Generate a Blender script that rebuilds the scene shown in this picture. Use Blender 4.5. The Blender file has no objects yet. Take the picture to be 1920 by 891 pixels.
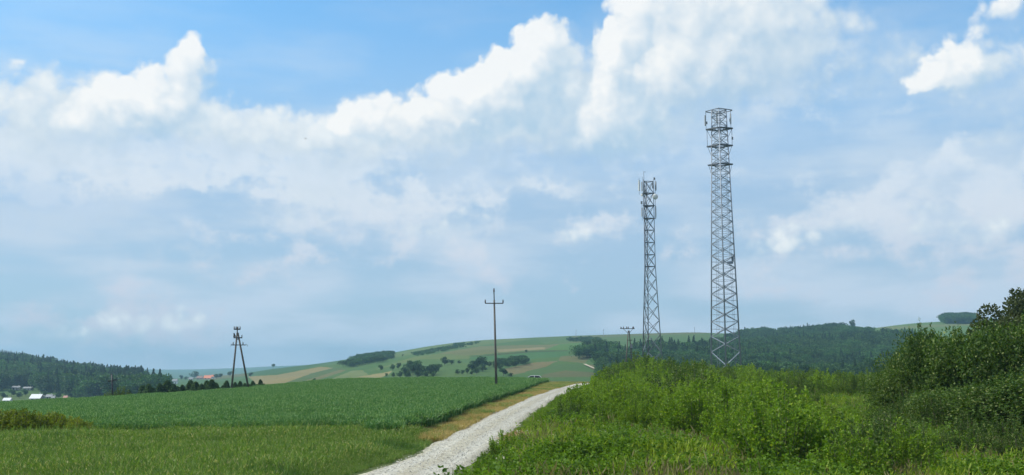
import bpy, math, random
import numpy as np
from mathutils import Vector, Matrix
R = math.radians
rng = np.random.default_rng(11)
random.seed(11)
sc = bpy.context.scene
COL = sc.collection

# ------------------------------------------------------------------ camera
F = 1800.0                                   # focal length in photo pixels (photo 1920 wide)
PITCH = math.atan(234.5 / F)
CP, SP = math.cos(PITCH), math.sin(PITCH)
cam = bpy.data.objects.new('camera', bpy.data.cameras.new('camera'))
COL.objects.link(cam)
cam.data.sensor_width = 36.0
cam.data.lens = F / 1920 * 36.0
cam.data.clip_start = 0.1
cam.data.clip_end = 20000
cam.rotation_euler = (R(90) + PITCH, 0, 0)
sc.camera = cam

# ------------------------------------------------------------------ light
SUN_EL, SUN_AZ = R(48), R(-86)               # azimuth measured from +Y towards +X
sun = bpy.data.objects.new('sun', bpy.data.lights.new('sun', 'SUN'))
COL.objects.link(sun)
sun.data.energy = 5.0
sun.data.angle = R(0.5)
sun.data.color = (1.0, 0.94, 0.82)
sd = Vector((math.sin(SUN_AZ) * math.cos(SUN_EL), math.cos(SUN_AZ) * math.cos(SUN_EL), math.sin(SUN_EL)))
sun.rotation_euler = sd.to_track_quat('Z', 'Y').to_euler()

sc.view_settings.view_transform = 'Standard'
sc.view_settings.look = 'None'
sc.view_settings.gamma = 1
sc.view_settings.exposure = 0.0
sc.view_settings.use_curve_mapping = False
sc.render.engine = 'CYCLES'
cy = sc.cycles
cy.max_bounces = 6; cy.diffuse_bounces = 3; cy.glossy_bounces = 2; cy.transmission_bounces = 4
cy.volume_bounces = 0; cy.transparent_max_bounces = 8
cy.use_denoising = True
try:
    cy.denoiser = 'OPENIMAGEDENOISE'; cy.denoising_prefilter = 'ACCURATE'
except Exception:
    pass
cy.sample_clamp_indirect = 6
cy.use_adaptive_sampling = True; cy.adaptive_threshold = 0.02; cy.adaptive_min_samples = 16
sc.render.film_transparent = False

def pix_dir(px, py):
    a = (px - 960) / F; b = (445.5 - py) / F
    return np.array([a, CP - b * SP, SP + b * CP])

def az_el(px, py):
    d = pix_dir(px, py); d = d / np.linalg.norm(d)
    return math.atan2(d[0], d[1]), math.asin(d[2])

def at(px, py, Y):
    d = pix_dir(px, py)
    return Vector(d * (Y / d[1]))

def project(x, y, z):
    f = y * CP + z * SP
    u = -y * SP + z * CP
    f = np.where(f < 1e-3, 1e-3, f)
    return 960 + F * x / f, 445.5 - F * u / f

# ------------------------------------------------------------------ node helpers
def nd(nt, typ, ins=None, **props):
    n = nt.nodes.new(typ)
    for k, v in props.items():
        setattr(n, k, v)
    if ins:
        for k, v in ins.items():
            if isinstance(v, bpy.types.NodeSocket):
                nt.links.new(v, n.inputs[k])
            else:
                n.inputs[k].default_value = v
    return n

def mth(nt, op, a, b=None, c=None, clamp=False):
    n = nt.nodes.new('ShaderNodeMath'); n.operation = op; n.use_clamp = clamp
    for i, v in enumerate((a, b, c)):
        if v is None: continue
        if isinstance(v, bpy.types.NodeSocket): nt.links.new(v, n.inputs[i])
        else: n.inputs[i].default_value = v
    return n.outputs[0]

def vmth(nt, op, a, b=None, scale=None):
    n = nt.nodes.new('ShaderNodeVectorMath'); n.operation = op
    for i, v in enumerate((a, b)):
        if v is None: continue
        if isinstance(v, bpy.types.NodeSocket): nt.links.new(v, n.inputs[i])
        else: n.inputs[i].default_value = v
    if scale is not None: n.inputs['Scale'].default_value = scale
    return n.outputs[0]

def mixc(nt, fac, a, b, blend='MIX'):
    n = nt.nodes.new('ShaderNodeMix'); n.data_type = 'RGBA'; n.blend_type = blend
    for idx, v in ((0, fac), (6, a), (7, b)):
        if isinstance(v, bpy.types.NodeSocket): nt.links.new(v, n.inputs[idx])
        elif idx == 0: n.inputs[0].default_value = v
        else: n.inputs[idx].default_value = (v[0], v[1], v[2], 1)
    return n.outputs[2]

def maprange(nt, v, a, b, c=0.0, d=1.0, smooth=True):
    n = nt.nodes.new('ShaderNodeMapRange')
    n.interpolation_type = 'SMOOTHSTEP' if smooth else 'LINEAR'
    nt.links.new(v, n.inputs[0])
    for i, x in enumerate((a, b, c, d)): n.inputs[i + 1].default_value = x
    return n.outputs[0]

def noise(nt, vec, scale, detail=4, rough=0.5, dist=0.0, out=0, dims='2D'):
    n = nd(nt, 'ShaderNodeTexNoise', noise_dimensions=dims)
    if vec is not None: nt.links.new(vec, n.inputs['Vector'])
    n.inputs['Scale'].default_value = scale; n.inputs['Detail'].default_value = detail
    n.inputs['Roughness'].default_value = rough; n.inputs['Distortion'].default_value = dist
    return n.outputs[out]

# ------------------------------------------------------------------ world: Nishita sky with procedural clouds (function of direction)
BACK = [  # px, py, rx, ry, rotation, strength: cumulus heads in the rear
    (1035, 80, 58, 78, 10, .95), (992, 138, 72, 80, 25, .95), (940, 175, 105, 75, 20, .9), (880, 195, 95, 65, 15, .8),
    (970, 215, 115, 75, 0, .6), (705, 222, 80, 58, 5, .75), (645, 245, 80, 42, 0, .7), (830, 215, 110, 70, 10, .6),
    (1205, 40, 72, 88, 0, .95), (1152, 118, 52, 62, 0, .95), (1230, 100, 110, 90, 0, .6), (1175, 188, 105, 66, 0, 1.0), (1105, 245, 105, 55, 0, 1.0),
    (1200, 245, 115, 66, 0, .95), (1300, 20, 150, 80, 0, .6),
    (292, 180, 66, 66, 0, .95), (210, 215, 95, 62, 10, .85), (372, 165, 48, 74, 0, .85), (352, 92, 52, 34, -10, .5),
    (310, 235, 150, 55, 0, .5), (62, 195, 68, 62, 0, .45), (30, 270, 110, 85, 0, .4), (10, 115, 45, 20, 0, .4),
    (1800, 108, 62, 50, 0, .95), (1730, 152, 90, 30, 12, .6), (1840, 150, 70, 30, 0, .5), (1885, 8, 58, 44, 0, .7), (1912, 100, 36, 50, 0, .6), (1905, 225, 105, 55, 0, .45),
]
BODY = [  # the wide pale bodies the heads grow out of
    (900, 240, 230, 80, 8, .8), (760, 262, 190, 60, 0, .75), (1010, 190, 120, 110, 0, .5), (1340, 90, 300, 150, 0, .9), (1180, 200, 180, 110, 0, .8), (1130, 250, 170, 70, 0, .8), (1480, 110, 190, 110, 0, .7),
    (280, 225, 220, 85, 0, .8), (60, 250, 160, 120, 0, .8), (470, 250, 120, 55, 0, .8), (610, 335, 120, 70, 0, .8), (1800, 130, 160, 70, 0, .7), (1890, 240, 140, 90, 0, .7), (620, 250, 90, 50, 0, .6),
    (560, 420, 150, 55, 0, .5), (830, 430, 150, 60, 0, .6), (1090, 440, 80, 45, 0, .6), (1450, 465, 90, 40, 0, .6), (1600, 420, 140, 55, 0, .6), (1870, 430, 150, 70, 0, .65), (150, 620, 170, 60, 8, .5), (340, 610, 110, 50, 0, .5),
]
FRONT = [  # heads standing in front of them
    (1330, 70, 150, 130, 0, .75), (1280, 150, 120, 70, 0, .7), (1420, 60, 170, 120, 0, .65), (1520, 45, 120, 90, 0, .4), (1400, 150, 150, 60, 0, .45),
    (780, 222, 78, 52, 0, .75), (850, 245, 110, 50, 0, .5), (250, 230, 90, 45, 0, .4),
]
SOFT = [
    (240, 250, 240, 80, 0, .6), (460, 330, 200, 60, 0, .5), (760, 360, 160, 50, 0, .5), (1000, 350, 200, 40, 0, .45), (1150, 420, 70, 40, 0, .55), (1700, 330, 200, 60, 0, .5), (1900, 320, 120, 70, 0, .5), (1620, 200, 150, 50, 0, .4), (300, 520, 220, 40, 0, .45), (620, 480, 120, 40, 0, .5),
    (465, 246, 85, 42, 0, 1.1), (605, 330, 100, 62, 0, 1.1), (860, 262, 210, 60, 0, .8), (690, 268, 150, 50, 0, .8), (1200, 262, 180, 55, 0, .7), (1420, 190, 120, 60, 0, .5), (60, 250, 150, 110, 0, .8), (1500, 90, 130, 90, 0, .6),
    (820, 430, 150, 75, 0, .75), (1085, 435, 75, 50, 0, .7), (1440, 462, 85, 45, 0, .75), (1280, 465, 85, 40, 0, .55), (1590, 410, 150, 70, 0, .7),
    (1870, 420, 160, 80, 0, .8), (460, 450, 170, 70, 0, .55), (1080, 520, 50, 28, 0, .55), (180, 625, 190, 75, 10, .75), (330, 620, 120, 60, 0, .6),
    (100, 330, 190, 80, 0, .7), (1480, 545, 120, 45, 0, .5), (1750, 520, 200, 60, 0, .5), (640, 380, 130, 70, 0, .6), (900, 520, 120, 45, 0, .5),
    (360, 280, 220, 60, 0, .5), (1300, 330, 250, 40, 0, .35)
]

SHADE = [
    (1010, 265, 230, 62, 0, .9), (1260, 292, 260, 55, 0, .9), (1400, 215, 170, 100, 0, .7), (300, 258, 190, 55, 0, .8), (1690, 108, 95, 55, 0, .9),
    (1480, 120, 130, 90, 0, .5), (30, 350, 130, 60, 0, .6), (780, 320, 200, 45, 0, .5), (1830, 190, 160, 50, 0, .6), (1800, 330, 170, 45, 0, .5), (250, 400, 260, 50, 0, .5),
]

def blob_sum(nt, vec, blobs, grow=1.0):
    tot = None
    for (px, py, rx, ry, rot, s) in blobs:
        a, e = az_el(px, py)
        m = nd(nt, 'ShaderNodeMapping', {'Vector': vec}, vector_type='TEXTURE')
        m.inputs['Location'].default_value = (a * 18, e * 18, 0)
        m.inputs['Rotation'].default_value = (0, 0, R(rot))
        m.inputs['Scale'].default_value = (rx * grow / 100, ry * grow / 100, 1)
        g = nd(nt, 'ShaderNodeTexGradient', {'Vector': m.outputs[0]}, gradient_type='SPHERICAL')
        v = mth(nt, 'MULTIPLY', g.outputs[1], s)
        tot = v if tot is None else mth(nt, 'ADD', tot, v)
    return tot

def cloud_group(name, blobs, off):
    g = bpy.data.node_groups.new(name, 'ShaderNodeTree')
    g.interface.new_socket('Vector', in_out='INPUT', socket_type='NodeSocketVector')
    g.interface.new_socket('Density', in_out='OUTPUT', socket_type='NodeSocketFloat')
    g.interface.new_socket('Smooth', in_out='OUTPUT', socket_type='NodeSocketFloat')
    g.interface.new_socket('Body', in_out='OUTPUT', socket_type='NodeSocketFloat')
    gi = g.nodes.new('NodeGroupInput'); go = g.nodes.new('NodeGroupOutput')
    p = gi.outputs[0]
    po = vmth(g, 'ADD', p, off)
    w = noise(g, po, 1.5, 3, 0.5, out=1)
    w = vmth(g, 'SUBTRACT', w, (.5, .5, .5))
    w = vmth(g, 'SCALE', w, scale=0.48)
    pw = vmth(g, 'ADD', p, w)
    pw = vmth(g, 'MULTIPLY', pw, (1, 1, 0))
    b = blob_sum(g, pw, blobs, 1.36)
    b = mth(g, 'MULTIPLY', mth(g, 'TANH', mth(g, 'MULTIPLY', b, .9)), 1.25)
    vo = nd(g, 'ShaderNodeTexVoronoi', {'Vector': vmth(g, 'ADD', po, vmth(g, 'SCALE', w, scale=.4)), 'Scale': 2.3, 'Detail': 1.6, 'Roughness': .45, 'Lacunarity': 2.3},
            feature='SMOOTH_F1', voronoi_dimensions='2D')
    vo.inputs['Smoothness'].default_value = .5
    pf = mth(g, 'MULTIPLY', mth(g, 'SUBTRACT', 0.40, vo.outputs['Distance']), .40)
    fade = mth(g, 'MULTIPLY', b, 2.2, clamp=True)
    sm = mth(g, 'ADD', b, mth(g, 'MULTIPLY', pf, fade))
    f = noise(g, po, 2.6, 6, 0.55)
    f = mth(g, 'MULTIPLY', mth(g, 'SUBTRACT', f, 0.5), 0.26)
    d = mth(g, 'ADD', sm, mth(g, 'MULTIPLY', f, fade))
    g.links.new(d, go.inputs[0]); g.links.new(sm, go.inputs[1]); g.links.new(b, go.inputs[2])
    return g

w = bpy.data.worlds.new('World'); sc.world = w; w.use_nodes = True
w.cycles.sampling_method = 'MANUAL'; w.cycles.sample_map_resolution = 256
nt = w.node_tree; nt.nodes.clear()
tc = nd(nt, 'ShaderNodeTexCoord')
sep = nd(nt, 'ShaderNodeSeparateXYZ', {0: tc.outputs['Generated']})
azn = mth(nt, 'MULTIPLY', mth(nt, 'ARCTAN2', sep.outputs[0], sep.outputs[1]), 18.0)
eln = mth(nt, 'MULTIPLY', mth(nt, 'ARCSINE', sep.outputs[2]), 18.0)
P = nd(nt, 'ShaderNodeCombineXYZ', {0: azn, 1: eln, 2: 0.0}).outputs[0]
sky = nd(nt, 'ShaderNodeTexSky', sky_type='NISHITA', sun_disc=False)
sky.sun_elevation = SUN_EL; sky.sun_rotation = SUN_AZ
sky.altitude = 200; sky.air_density = 1.0; sky.dust_density = 1.2; sky.ozone_density = 1.5
SKY_K = 0.15
skyc = vmth(nt, 'SCALE', sky.outputs[0], scale=SKY_K)
skyc = vmth(nt, 'MULTIPLY', skyc, (0.53, 1.16, 1.40))
# thin pale veil that thickens toward the horizon
veil = maprange(nt, eln, 8.6, 2.8)
st1 = noise(nt, vmth(nt, 'MULTIPLY', P, (0.32, 1.25, 1)), 1.0, 6, 0.5, 0.0)
st = maprange(nt, st1, 0.33, 0.68)
veilf = mth(nt, 'MULTIPLY', veil, mth(nt, 'ADD', mth(nt, 'MULTIPLY', st, 0.14), 0.86), clamp=True)
stcol = mixc(nt, st, mixc(nt, maprange(nt, eln, 1.5, 7.0), (0.42, 0.555, 0.72), (0.42, 0.615, 0.845)), (0.56, 0.695, 0.84))
c0 = mixc(nt, veilf, skyc, stcol)
# broken cloud over the rest of the sky, above and behind the photographed part
rest = mth(nt, 'MAXIMUM', maprange(nt, eln, 7.2, 9.5), maprange(nt, mth(nt, 'ABSOLUTE', azn), 13.0, 16.0))
rn = noise(nt, tc.outputs['Generated'], 3.2, 4, .55, dims='3D')
c0 = mixc(nt, mth(nt, 'MULTIPLY', mth(nt, 'MULTIPLY', maprange(nt, rn, .40, .60), rest), .85), c0, (0.84, 0.85, 0.84))
# soft far cumulus
ws = vmth(nt, 'SCALE', vmth(nt, 'SUBTRACT', noise(nt, P, 1.3, 5, 0.6, out=1), (.5, .5, .5)), scale=1.3)
ps = vmth(nt, 'MULTIPLY', vmth(nt, 'ADD', P, ws), (1, 1, 0))
sb = blob_sum(nt, ps, SOFT, 1.25)
sn = noise(nt, vmth(nt, 'MULTIPLY', P, (.85, 1.3, 1)), 1.3, 7, 0.58)
sbd = mth(nt, 'ADD', mth(nt, 'MINIMUM', sb, 1.1), mth(nt, 'MULTIPLY', mth(nt, 'MULTIPLY', mth(nt, 'SUBTRACT', sn, .5), 2.4), mth(nt, 'MULTIPLY', sb, 2.5, clamp=True)))
salpha = mth(nt, 'MULTIPLY', maprange(nt, sbd, 0.15, 0.95), 0.80)
scol = mixc(nt, maprange(nt, eln, 0.5, 4.0), (0.62, 0.68, 0.80), (0.78, 0.86, 0.93))
c1 = mixc(nt, salpha, c0, scol)
shb = blob_sum(nt, ps, SHADE, 1.3)
shb = mth(nt, 'MULTIPLY', shb, mth(nt, 'ADD', mth(nt, 'MULTIPLY', sn, 1.6), 0.2))
shf = mth(nt, 'MULTIPLY', maprange(nt, shb, 0.05, 0.9), 0.48)
c1 = mixc(nt, shf, c1, (0.46, 0.64, 0.85))
# cumulus heads, lit from the upper left, firm on the lit side and soft on the other
def layer(base, name, blobs, off, shade, white, soft, firm=0.24):
    cg = cloud_group(name, blobs, off)
    def dens(vec):
        n = nt.nodes.new('ShaderNodeGroup'); n.node_tree = cg
        nt.links.new(vec, n.inputs[0]); return n.outputs
    a0 = dens(P)
    a1 = dens(vmth(nt, 'ADD', P, (-0.26, 0.40, 0)))
    body = mth(nt, 'SUBTRACT', a0[2], a1[2])
    slope = mth(nt, 'SUBTRACT', a0[1], a1[1])
    lit = mth(nt, 'ADD', mth(nt, 'MULTIPLY', body, 0.50), mth(nt, 'MULTIPLY', slope, 0.80))
    lit = mth(nt, 'ADD', lit, mth(nt, 'MULTIPLY', mth(nt, 'SUBTRACT', a0[0], a0[1]), .5))
    lit = maprange(nt, lit, -0.24, 0.66, smooth=False)
    wid = maprange(nt, body, -0.15, 0.32, soft, firm)
    al = mth(nt, 'DIVIDE', mth(nt, 'SUBTRACT', a0[0], 0.24), wid, clamp=True)
    al = maprange(nt, al, 0.0, 1.0)
    col = mixc(nt, lit, shade, white)
    return mixc(nt, mth(nt, 'MULTIPLY', al, 0.96), base, col)
c2 = layer(c1, 'cloud_body', BODY, (3.7, 9.2, 0), (0.50, 0.65, 0.79), (0.84, 0.905, 0.94), 1.1, 0.42)
c2 = layer(c2, 'cloud_rear', BACK, (0, 0, 0), (0.44, 0.63, 0.80), (0.955, 0.975, 0.975), 0.9)
c2 = layer(c2, 'cloud_front', FRONT, (7.3, 2.1, 0), (0.44, 0.62, 0.79), (0.94, 0.965, 0.965), 1.0)
bg = nd(nt, 'ShaderNodeBackground', {'Color': c2, 'Strength': 1.0})
# below the horizon: dim ground colour so the light from below stays natural
low = maprange(nt, eln, -2.5, -1.2)
bgc = mixc(nt, low, (0.06, 0.08, 0.05), c2)
nt.links.new(bgc, bg.inputs['Color'])
out = nd(nt, 'ShaderNodeOutputWorld', {'Surface': bg.outputs[0]})
#@@SKYEND

# ------------------------------------------------------------------ tagging and mesh helpers
def tag(o, label=None, cat=None, group=None, kind=None):
    if label: o['label'] = label
    if cat: o['category'] = cat
    if group: o['group'] = group
    if kind: o['kind'] = kind
    return o

def empty(name, loc, rz=0.0):
    o = bpy.data.objects.new(name, None); COL.objects.link(o)
    o.location = loc; o.rotation_euler = (0, 0, rz); o.empty_display_size = .2
    return o

def quad_mesh(name, V, Q, mat=None, smooth=False):
    V = np.asarray(V, dtype=np.float32).reshape(-1, 3); Q = np.asarray(Q, dtype=np.int32).reshape(-1, 4)
    me = bpy.data.meshes.new(name)
    me.vertices.add(len(V)); me.vertices.foreach_set('co', V.ravel())
    me.loops.add(Q.size); me.loops.foreach_set('vertex_index', Q.ravel())
    me.polygons.add(len(Q)); me.polygons.foreach_set('loop_start', np.arange(0, Q.size, 4, dtype=np.int32))
    me.polygons.foreach_set('loop_total', np.full(len(Q), 4, dtype=np.int32))
    if smooth: me.polygons.foreach_set('use_smooth', np.ones(len(Q), dtype=bool))
    me.update(calc_edges=True)
    if mat:
        for m in (mat if isinstance(mat, (list, tuple)) else [mat]): me.materials.append(m)
    return me

def link(name, me, parent=None):
    o = bpy.data.objects.new(name, me); COL.objects.link(o)
    if parent: o.parent = parent
    return o

class MB:
    """collects bars, tubes, boxes and loose faces into one mesh"""
    def __init__(s): s.v = []; s.f = []
    def add(s, v, f):
        o = len(s.v); s.v += [tuple(x) for x in v]; s.f += [tuple(i + o for i in q) for q in f]
    def box(s, c, size, rot=None):
        hx, hy, hz = size[0] / 2, size[1] / 2, size[2] / 2
        p = [Vector((x * hx, y * hy, z * hz)) for x in (-1, 1) for y in (-1, 1) for z in (-1, 1)]
        if rot is not None: p = [rot @ q for q in p]
        s.add([q + Vector(c) for q in p], [(0, 1, 3, 2), (4, 6, 7, 5), (0, 4, 5, 1), (2, 3, 7, 6), (0, 2, 6, 4), (1, 5, 7, 3)])
    def tube(s, pts, rad, n=8, cap=True):
        pts = [Vector(p) for p in pts]
        if not hasattr(rad, '__len__'): rad = [rad] * len(pts)
        o = len(s.v)
        for i, p in enumerate(pts):
            d = (pts[min(i + 1, len(pts) - 1)] - pts[max(i - 1, 0)]).normalized()
            a = d.cross(Vector((0, 0, 1)) if abs(d.z) < .95 else Vector((1, 0, 0))).normalized(); b = d.cross(a)
            for k in range(n):
                t = 2 * math.pi * k / n
                s.v.append(tuple(p + (a * math.cos(t) + b * math.sin(t)) * rad[i]))
        for i in range(len(pts) - 1):
            for k in range(n):
                s.f.append((o + i * n + k, o + i * n + (k + 1) % n, o + (i + 1) * n + (k + 1) % n, o + (i + 1) * n + k))
        if cap:
            s.f.append(tuple(o + k for k in range(n))[::-1]); s.f.append(tuple(o + (len(pts) - 1) * n + k for k in range(n)))
    def bar(s, p, q, w, h=None):
        """an angle or flat bar between two points"""
        p, q = Vector(p), Vector(q); h = h or w
        d = (q - p).normalized()
        a = d.cross(Vector((0, 0, 1)) if abs(d.z) < .95 else Vector((1, 0, 0))).normalized(); b = d.cross(a)
        c = [a * sx * w / 2 + b * sy * h / 2 for sx, sy in ((-1, -1), (1, -1), (1, 1), (-1, 1))]
        s.add([p + k for k in c] + [q + k for k in c], [(0, 1, 5, 4), (1, 2, 6, 5), (2, 3, 7, 6), (3, 0, 4, 7), (3, 2, 1, 0), (4, 5, 6, 7)])
    def lathe(s, prof, n=12, M=None):
        o = len(s.v)
        for r, z in prof:
            for k in range(n):
                t = 2 * math.pi * k / n
                p = Vector((r * math.cos(t), r * math.sin(t), z))
                s.v.append(tuple(M @ p if M is not None else p))
        for i in range(len(prof) - 1):
            for k in range(n):
                s.f.append((o + i * n + k, o + i * n + (k + 1) % n, o + (i + 1) * n + (k + 1) % n, o + (i + 1) * n + k))
    def build(s, name, mat, parent=None, smooth=False):
        me = bpy.data.meshes.new(name); me.from_pydata(s.v, [], s.f); me.update()
        if smooth: me.polygons.foreach_set('use_smooth', np.ones(len(me.polygons), dtype=bool))
        me.materials.append(mat)
        return link(name, me, parent)

# ------------------------------------------------------------------ terrain: a height function z(x, y); the camera eye is z = 0
cols = np.array([-900, -300, 0, 100, 200, 300, 430, 520, 620, 760, 930, 1050, 1150, 1300, 1500, 1700, 1950, 2500], float)
def tab(*v): return np.array(v, float)
crestD = tab(150, 150, 150, 155, 160, 165, 170, 178, 190, 200, 205, 205, 210, 230, 220, 220, 220, 220)
crestZ = tab(-9.5, -8.5, -7.10, -6.85, -6.6, -6.25, -5.65, -5.1, -4.2, -4.05, -4.2, -4.30, -4.5, -4.9, -5.2, -5.4, -5.2, -5.0)
baseD = tab(760, 760, 760, 740, 720, 700, 620, 600, 600, 600, 600, 600, 640, 660, 700, 720, 740, 740)
baseY = tab(770, 765, 760, 754, 750, 745, 735, 725, 719, 716, 715, 716, 716, 716, 716, 714, 712, 712)
dropE = tab(.8, .8, .8, .8, .85, .9, 1, 1, 1.1, 1.2, 1.2, 1.2, 1.1, 1, 1, 1, 1, 1)
rx = tab(-900, -300, 0, 30, 60, 90, 140, 190, 250, 290, 330, 380, 460, 512, 600, 665, 735, 800, 850, 900, 960, 1000, 1080, 1160, 1240, 1300, 1400,
         1500, 1570, 1640, 1700, 1760, 1850, 1920, 2100, 2500)
ry = tab(650, 655, 672, 678, 685, 688, 693, 699, 707, 710, 710, 708, 701, 692, 682, 672, 662, 650, 643, 638, 635, 633, 629.5, 627, 624.5, 623, 627,
         625, 619, 615, 607, 603, 600, 598, 596, 600)
rd = tab(1400, 1400, 1450, 1450, 1480, 1500, 1550, 1600, 1700, 1800, 1900, 1900, 1850, 1800, 1750, 1750, 1750, 1750, 1750, 1750, 1750, 1750, 1750,
         1750, 1700, 1650, 1600, 1550, 1550, 1600, 1700, 1750, 1750, 1750, 1700, 1700)
GX = np.arange(-1300, 3300, 4.0)
def smooth(a, s):
    k = np.exp(-.5 * (np.arange(-int(3 * s / 4) - 1, int(3 * s / 4) + 2) * 4 / s) ** 2); k /= k.sum()
    n = len(k) // 2
    return np.convolve(np.pad(a, n, mode='edge'), k, 'valid')
def fine(x, v, s): return smooth(np.interp(GX, x, v), s)
def y2z(py, D):                         # height of a point seen at row py at ground distance D (straight ahead)
    b = (445.5 - py) / F
    return D * (SP + b * CP) / (CP - b * SP)
g_cD, g_cZ, g_bD, g_bY, g_dE = fine(cols, crestD, 40), fine(cols, crestZ, 40), fine(cols, baseD, 40), fine(cols, baseY, 40), fine(cols, dropE, 40)
g_rY, g_rD = fine(rx, ry, 14), fine(rx, rd, 30)
g_bZ = y2z(g_bY, g_bD); g_rZ = y2z(g_rY, g_rD)

def hnoise(x, y, s, seed):
    """cheap smooth value noise"""
    r = np.random.default_rng(seed); T = r.random((64, 64))
    u = x / s + 200.3; v = y / s + 77.7
    i = np.floor(u).astype(int); j = np.floor(v).astype(int); fu = u - i; fv = v - j
    fu = fu * fu * (3 - 2 * fu); fv = fv * fv * (3 - 2 * fv)
    a = T[i % 64, j % 64]; b = T[(i + 1) % 64, j % 64]; c = T[i % 64, (j + 1) % 64]; d = T[(i + 1) % 64, (j + 1) % 64]
    return (a * (1 - fu) + b * fu) * (1 - fv) + (c * (1 - fu) + d * fu) * fv - .5

def zt(x, y):
    x = np.asarray(x, float); y = np.asarray(y, float)
    # depth along the view axis drives the profile, the bearing picks the column
    ys = np.maximum(np.abs(y), 1e-3)
    c = np.clip(960 + F * x / np.where(y > 1, y, ys + 1), -1300, 3290)
    r = np.hypot(x, y) / np.hypot(1, np.clip((c - 960) / F, -1.0, 1.0))
    f = (c + 1300) / 4.0; i = np.clip(np.floor(f).astype(int), 0, len(GX) - 2); t = f - i
    L = lambda a: a[i] * (1 - t) + a[i + 1] * t
    cD, cZ, bD, bZ, rD, rZ, dE = L(g_cD), L(g_cZ), L(g_bD), L(g_bZ), L(g_rD), L(g_rZ), L(g_dE)
    Z0 = -4.3
    t1 = np.clip((r - 50) / (cD - 50), 0, 1)
    z = Z0 + (cZ - Z0) * t1
    t2 = np.clip((r - cD) / (bD - cD), 0, 1)
    z = z + (bZ - cZ) * t2 ** dE
    t3 = np.clip((r - bD) / (rD - bD), 0, 1)
    z = z + (rZ - bZ) * t3 * (1.3 - .3 * t3)
    z = z - np.clip(r - rD, 0, None) * .055 * np.exp(-np.clip(r - rD, 0, None) / 1500)
    far = np.clip((r - 500) / 500, 0, 1)
    z = z + far * (hnoise(x, y, 160, 3) * 5.0 + hnoise(x, y, 60, 4) * 1.6) * np.clip((rD - r) / 300, 0, 1)
    near = np.clip((r - 12) / 10, 0, 1) * (1 - far)
    z = z + near * (hnoise(x, y, 9, 5) * .14 + hnoise(x, y, 3.1, 6) * .05)
    return z

def ground(px, py, lo=20, hi=3000, lift=0.0):
    """the first point of the terrain seen at a photo pixel"""
    d = pix_dir(px, py); d = d / d[1]
    ys = np.exp(np.linspace(math.log(lo), math.log(hi), 3000))
    zz = zt(d[0] * ys, ys) + lift; below = d[2] * ys < zz
    k = int(np.argmax(below)) if below.any() else int(np.argmin(d[2] * ys - zz))
    Y = ys[k]; return Vector((d[0] * Y, Y, float(zt(d[0] * Y, Y))))
def gz(x, y): return float(zt(x, y))
def in_poly(px, py, poly):
    ins = np.zeros(px.shape, bool); n = len(poly)
    for k in range(n):
        x1, y1 = poly[k]; x2, y2 = poly[(k + 1) % n]
        c = ((y1 > py) != (y2 > py)) & (px < (x2 - x1) * (py - y1) / ((y2 - y1) if y2 != y1 else 1e-9) + x1)
        ins ^= c
    return ins

# ------------------------------------------------------------------ materials
def base_mat(name):
    m = bpy.data.materials.new(name); m.use_nodes = True
    t = m.node_tree; b = t.nodes['Principled BSDF']; return m, t, b

def leaf_mat(name, dark, light, trans=.35, rough=.5, spread=.5, tint=None):
    m = bpy.data.materials.new(name); m.use_nodes = True; t = m.node_tree
    b = t.nodes['Principled BSDF']
    geo = nd(t, 'ShaderNodeNewGeometry'); oi = nd(t, 'ShaderNodeObjectInfo')
    f = mth(t, 'ADD', mth(t, 'MULTIPLY', geo.outputs['Random Per Island'], spread), mth(t, 'MULTIPLY', oi.outputs['Random'], 1 - spread))
    c = mixc(t, f, dark, light)
    if tint:                                           # a few yellowed or paler leaves
        c = mixc(t, mth(t, 'GREATER_THAN', geo.outputs['Random Per Island'], tint[1]), c, tint[0])
    t.links.new(c, b.inputs['Base Color']); b.inputs['Roughness'].default_value = rough
    b.inputs['Specular IOR Level'].default_value = .15
    tr = nd(t, 'ShaderNodeBsdfTranslucent', {'Color': mixc(t, 1.0, c, (1.25, 1.35, .6), 'MULTIPLY')})
    mx = nd(t, 'ShaderNodeMixShader', {0: trans, 1: b.outputs[0], 2: tr.outputs[0]})
    t.links.new(mx.outputs[0], t.nodes['Material Output'].inputs[0])
    return m

def plain(name, col, rough=.6, metal=0.0, var=.12, scale=3.0, bump=0.0, coat=0.0):
    m, t, b = base_mat(name)
    tc = nd(t, 'ShaderNodeTexCoord'); n = noise(t, tc.outputs['Object'], scale, 5, .6, dims='3D')
    c = mixc(t, n, [k * (1 - var) for k in col], [min(1, k * (1 + var)) for k in col])
    t.links.new(c, b.inputs['Base Color']); b.inputs['Roughness'].default_value = rough; b.inputs['Metallic'].default_value = metal
    b.inputs['Coat Weight'].default_value = coat
    if bump:
        bp = nd(t, 'ShaderNodeBump', {'Height': n, 'Strength': bump}); t.links.new(bp.outputs[0], b.inputs['Normal'])
    return m

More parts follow.
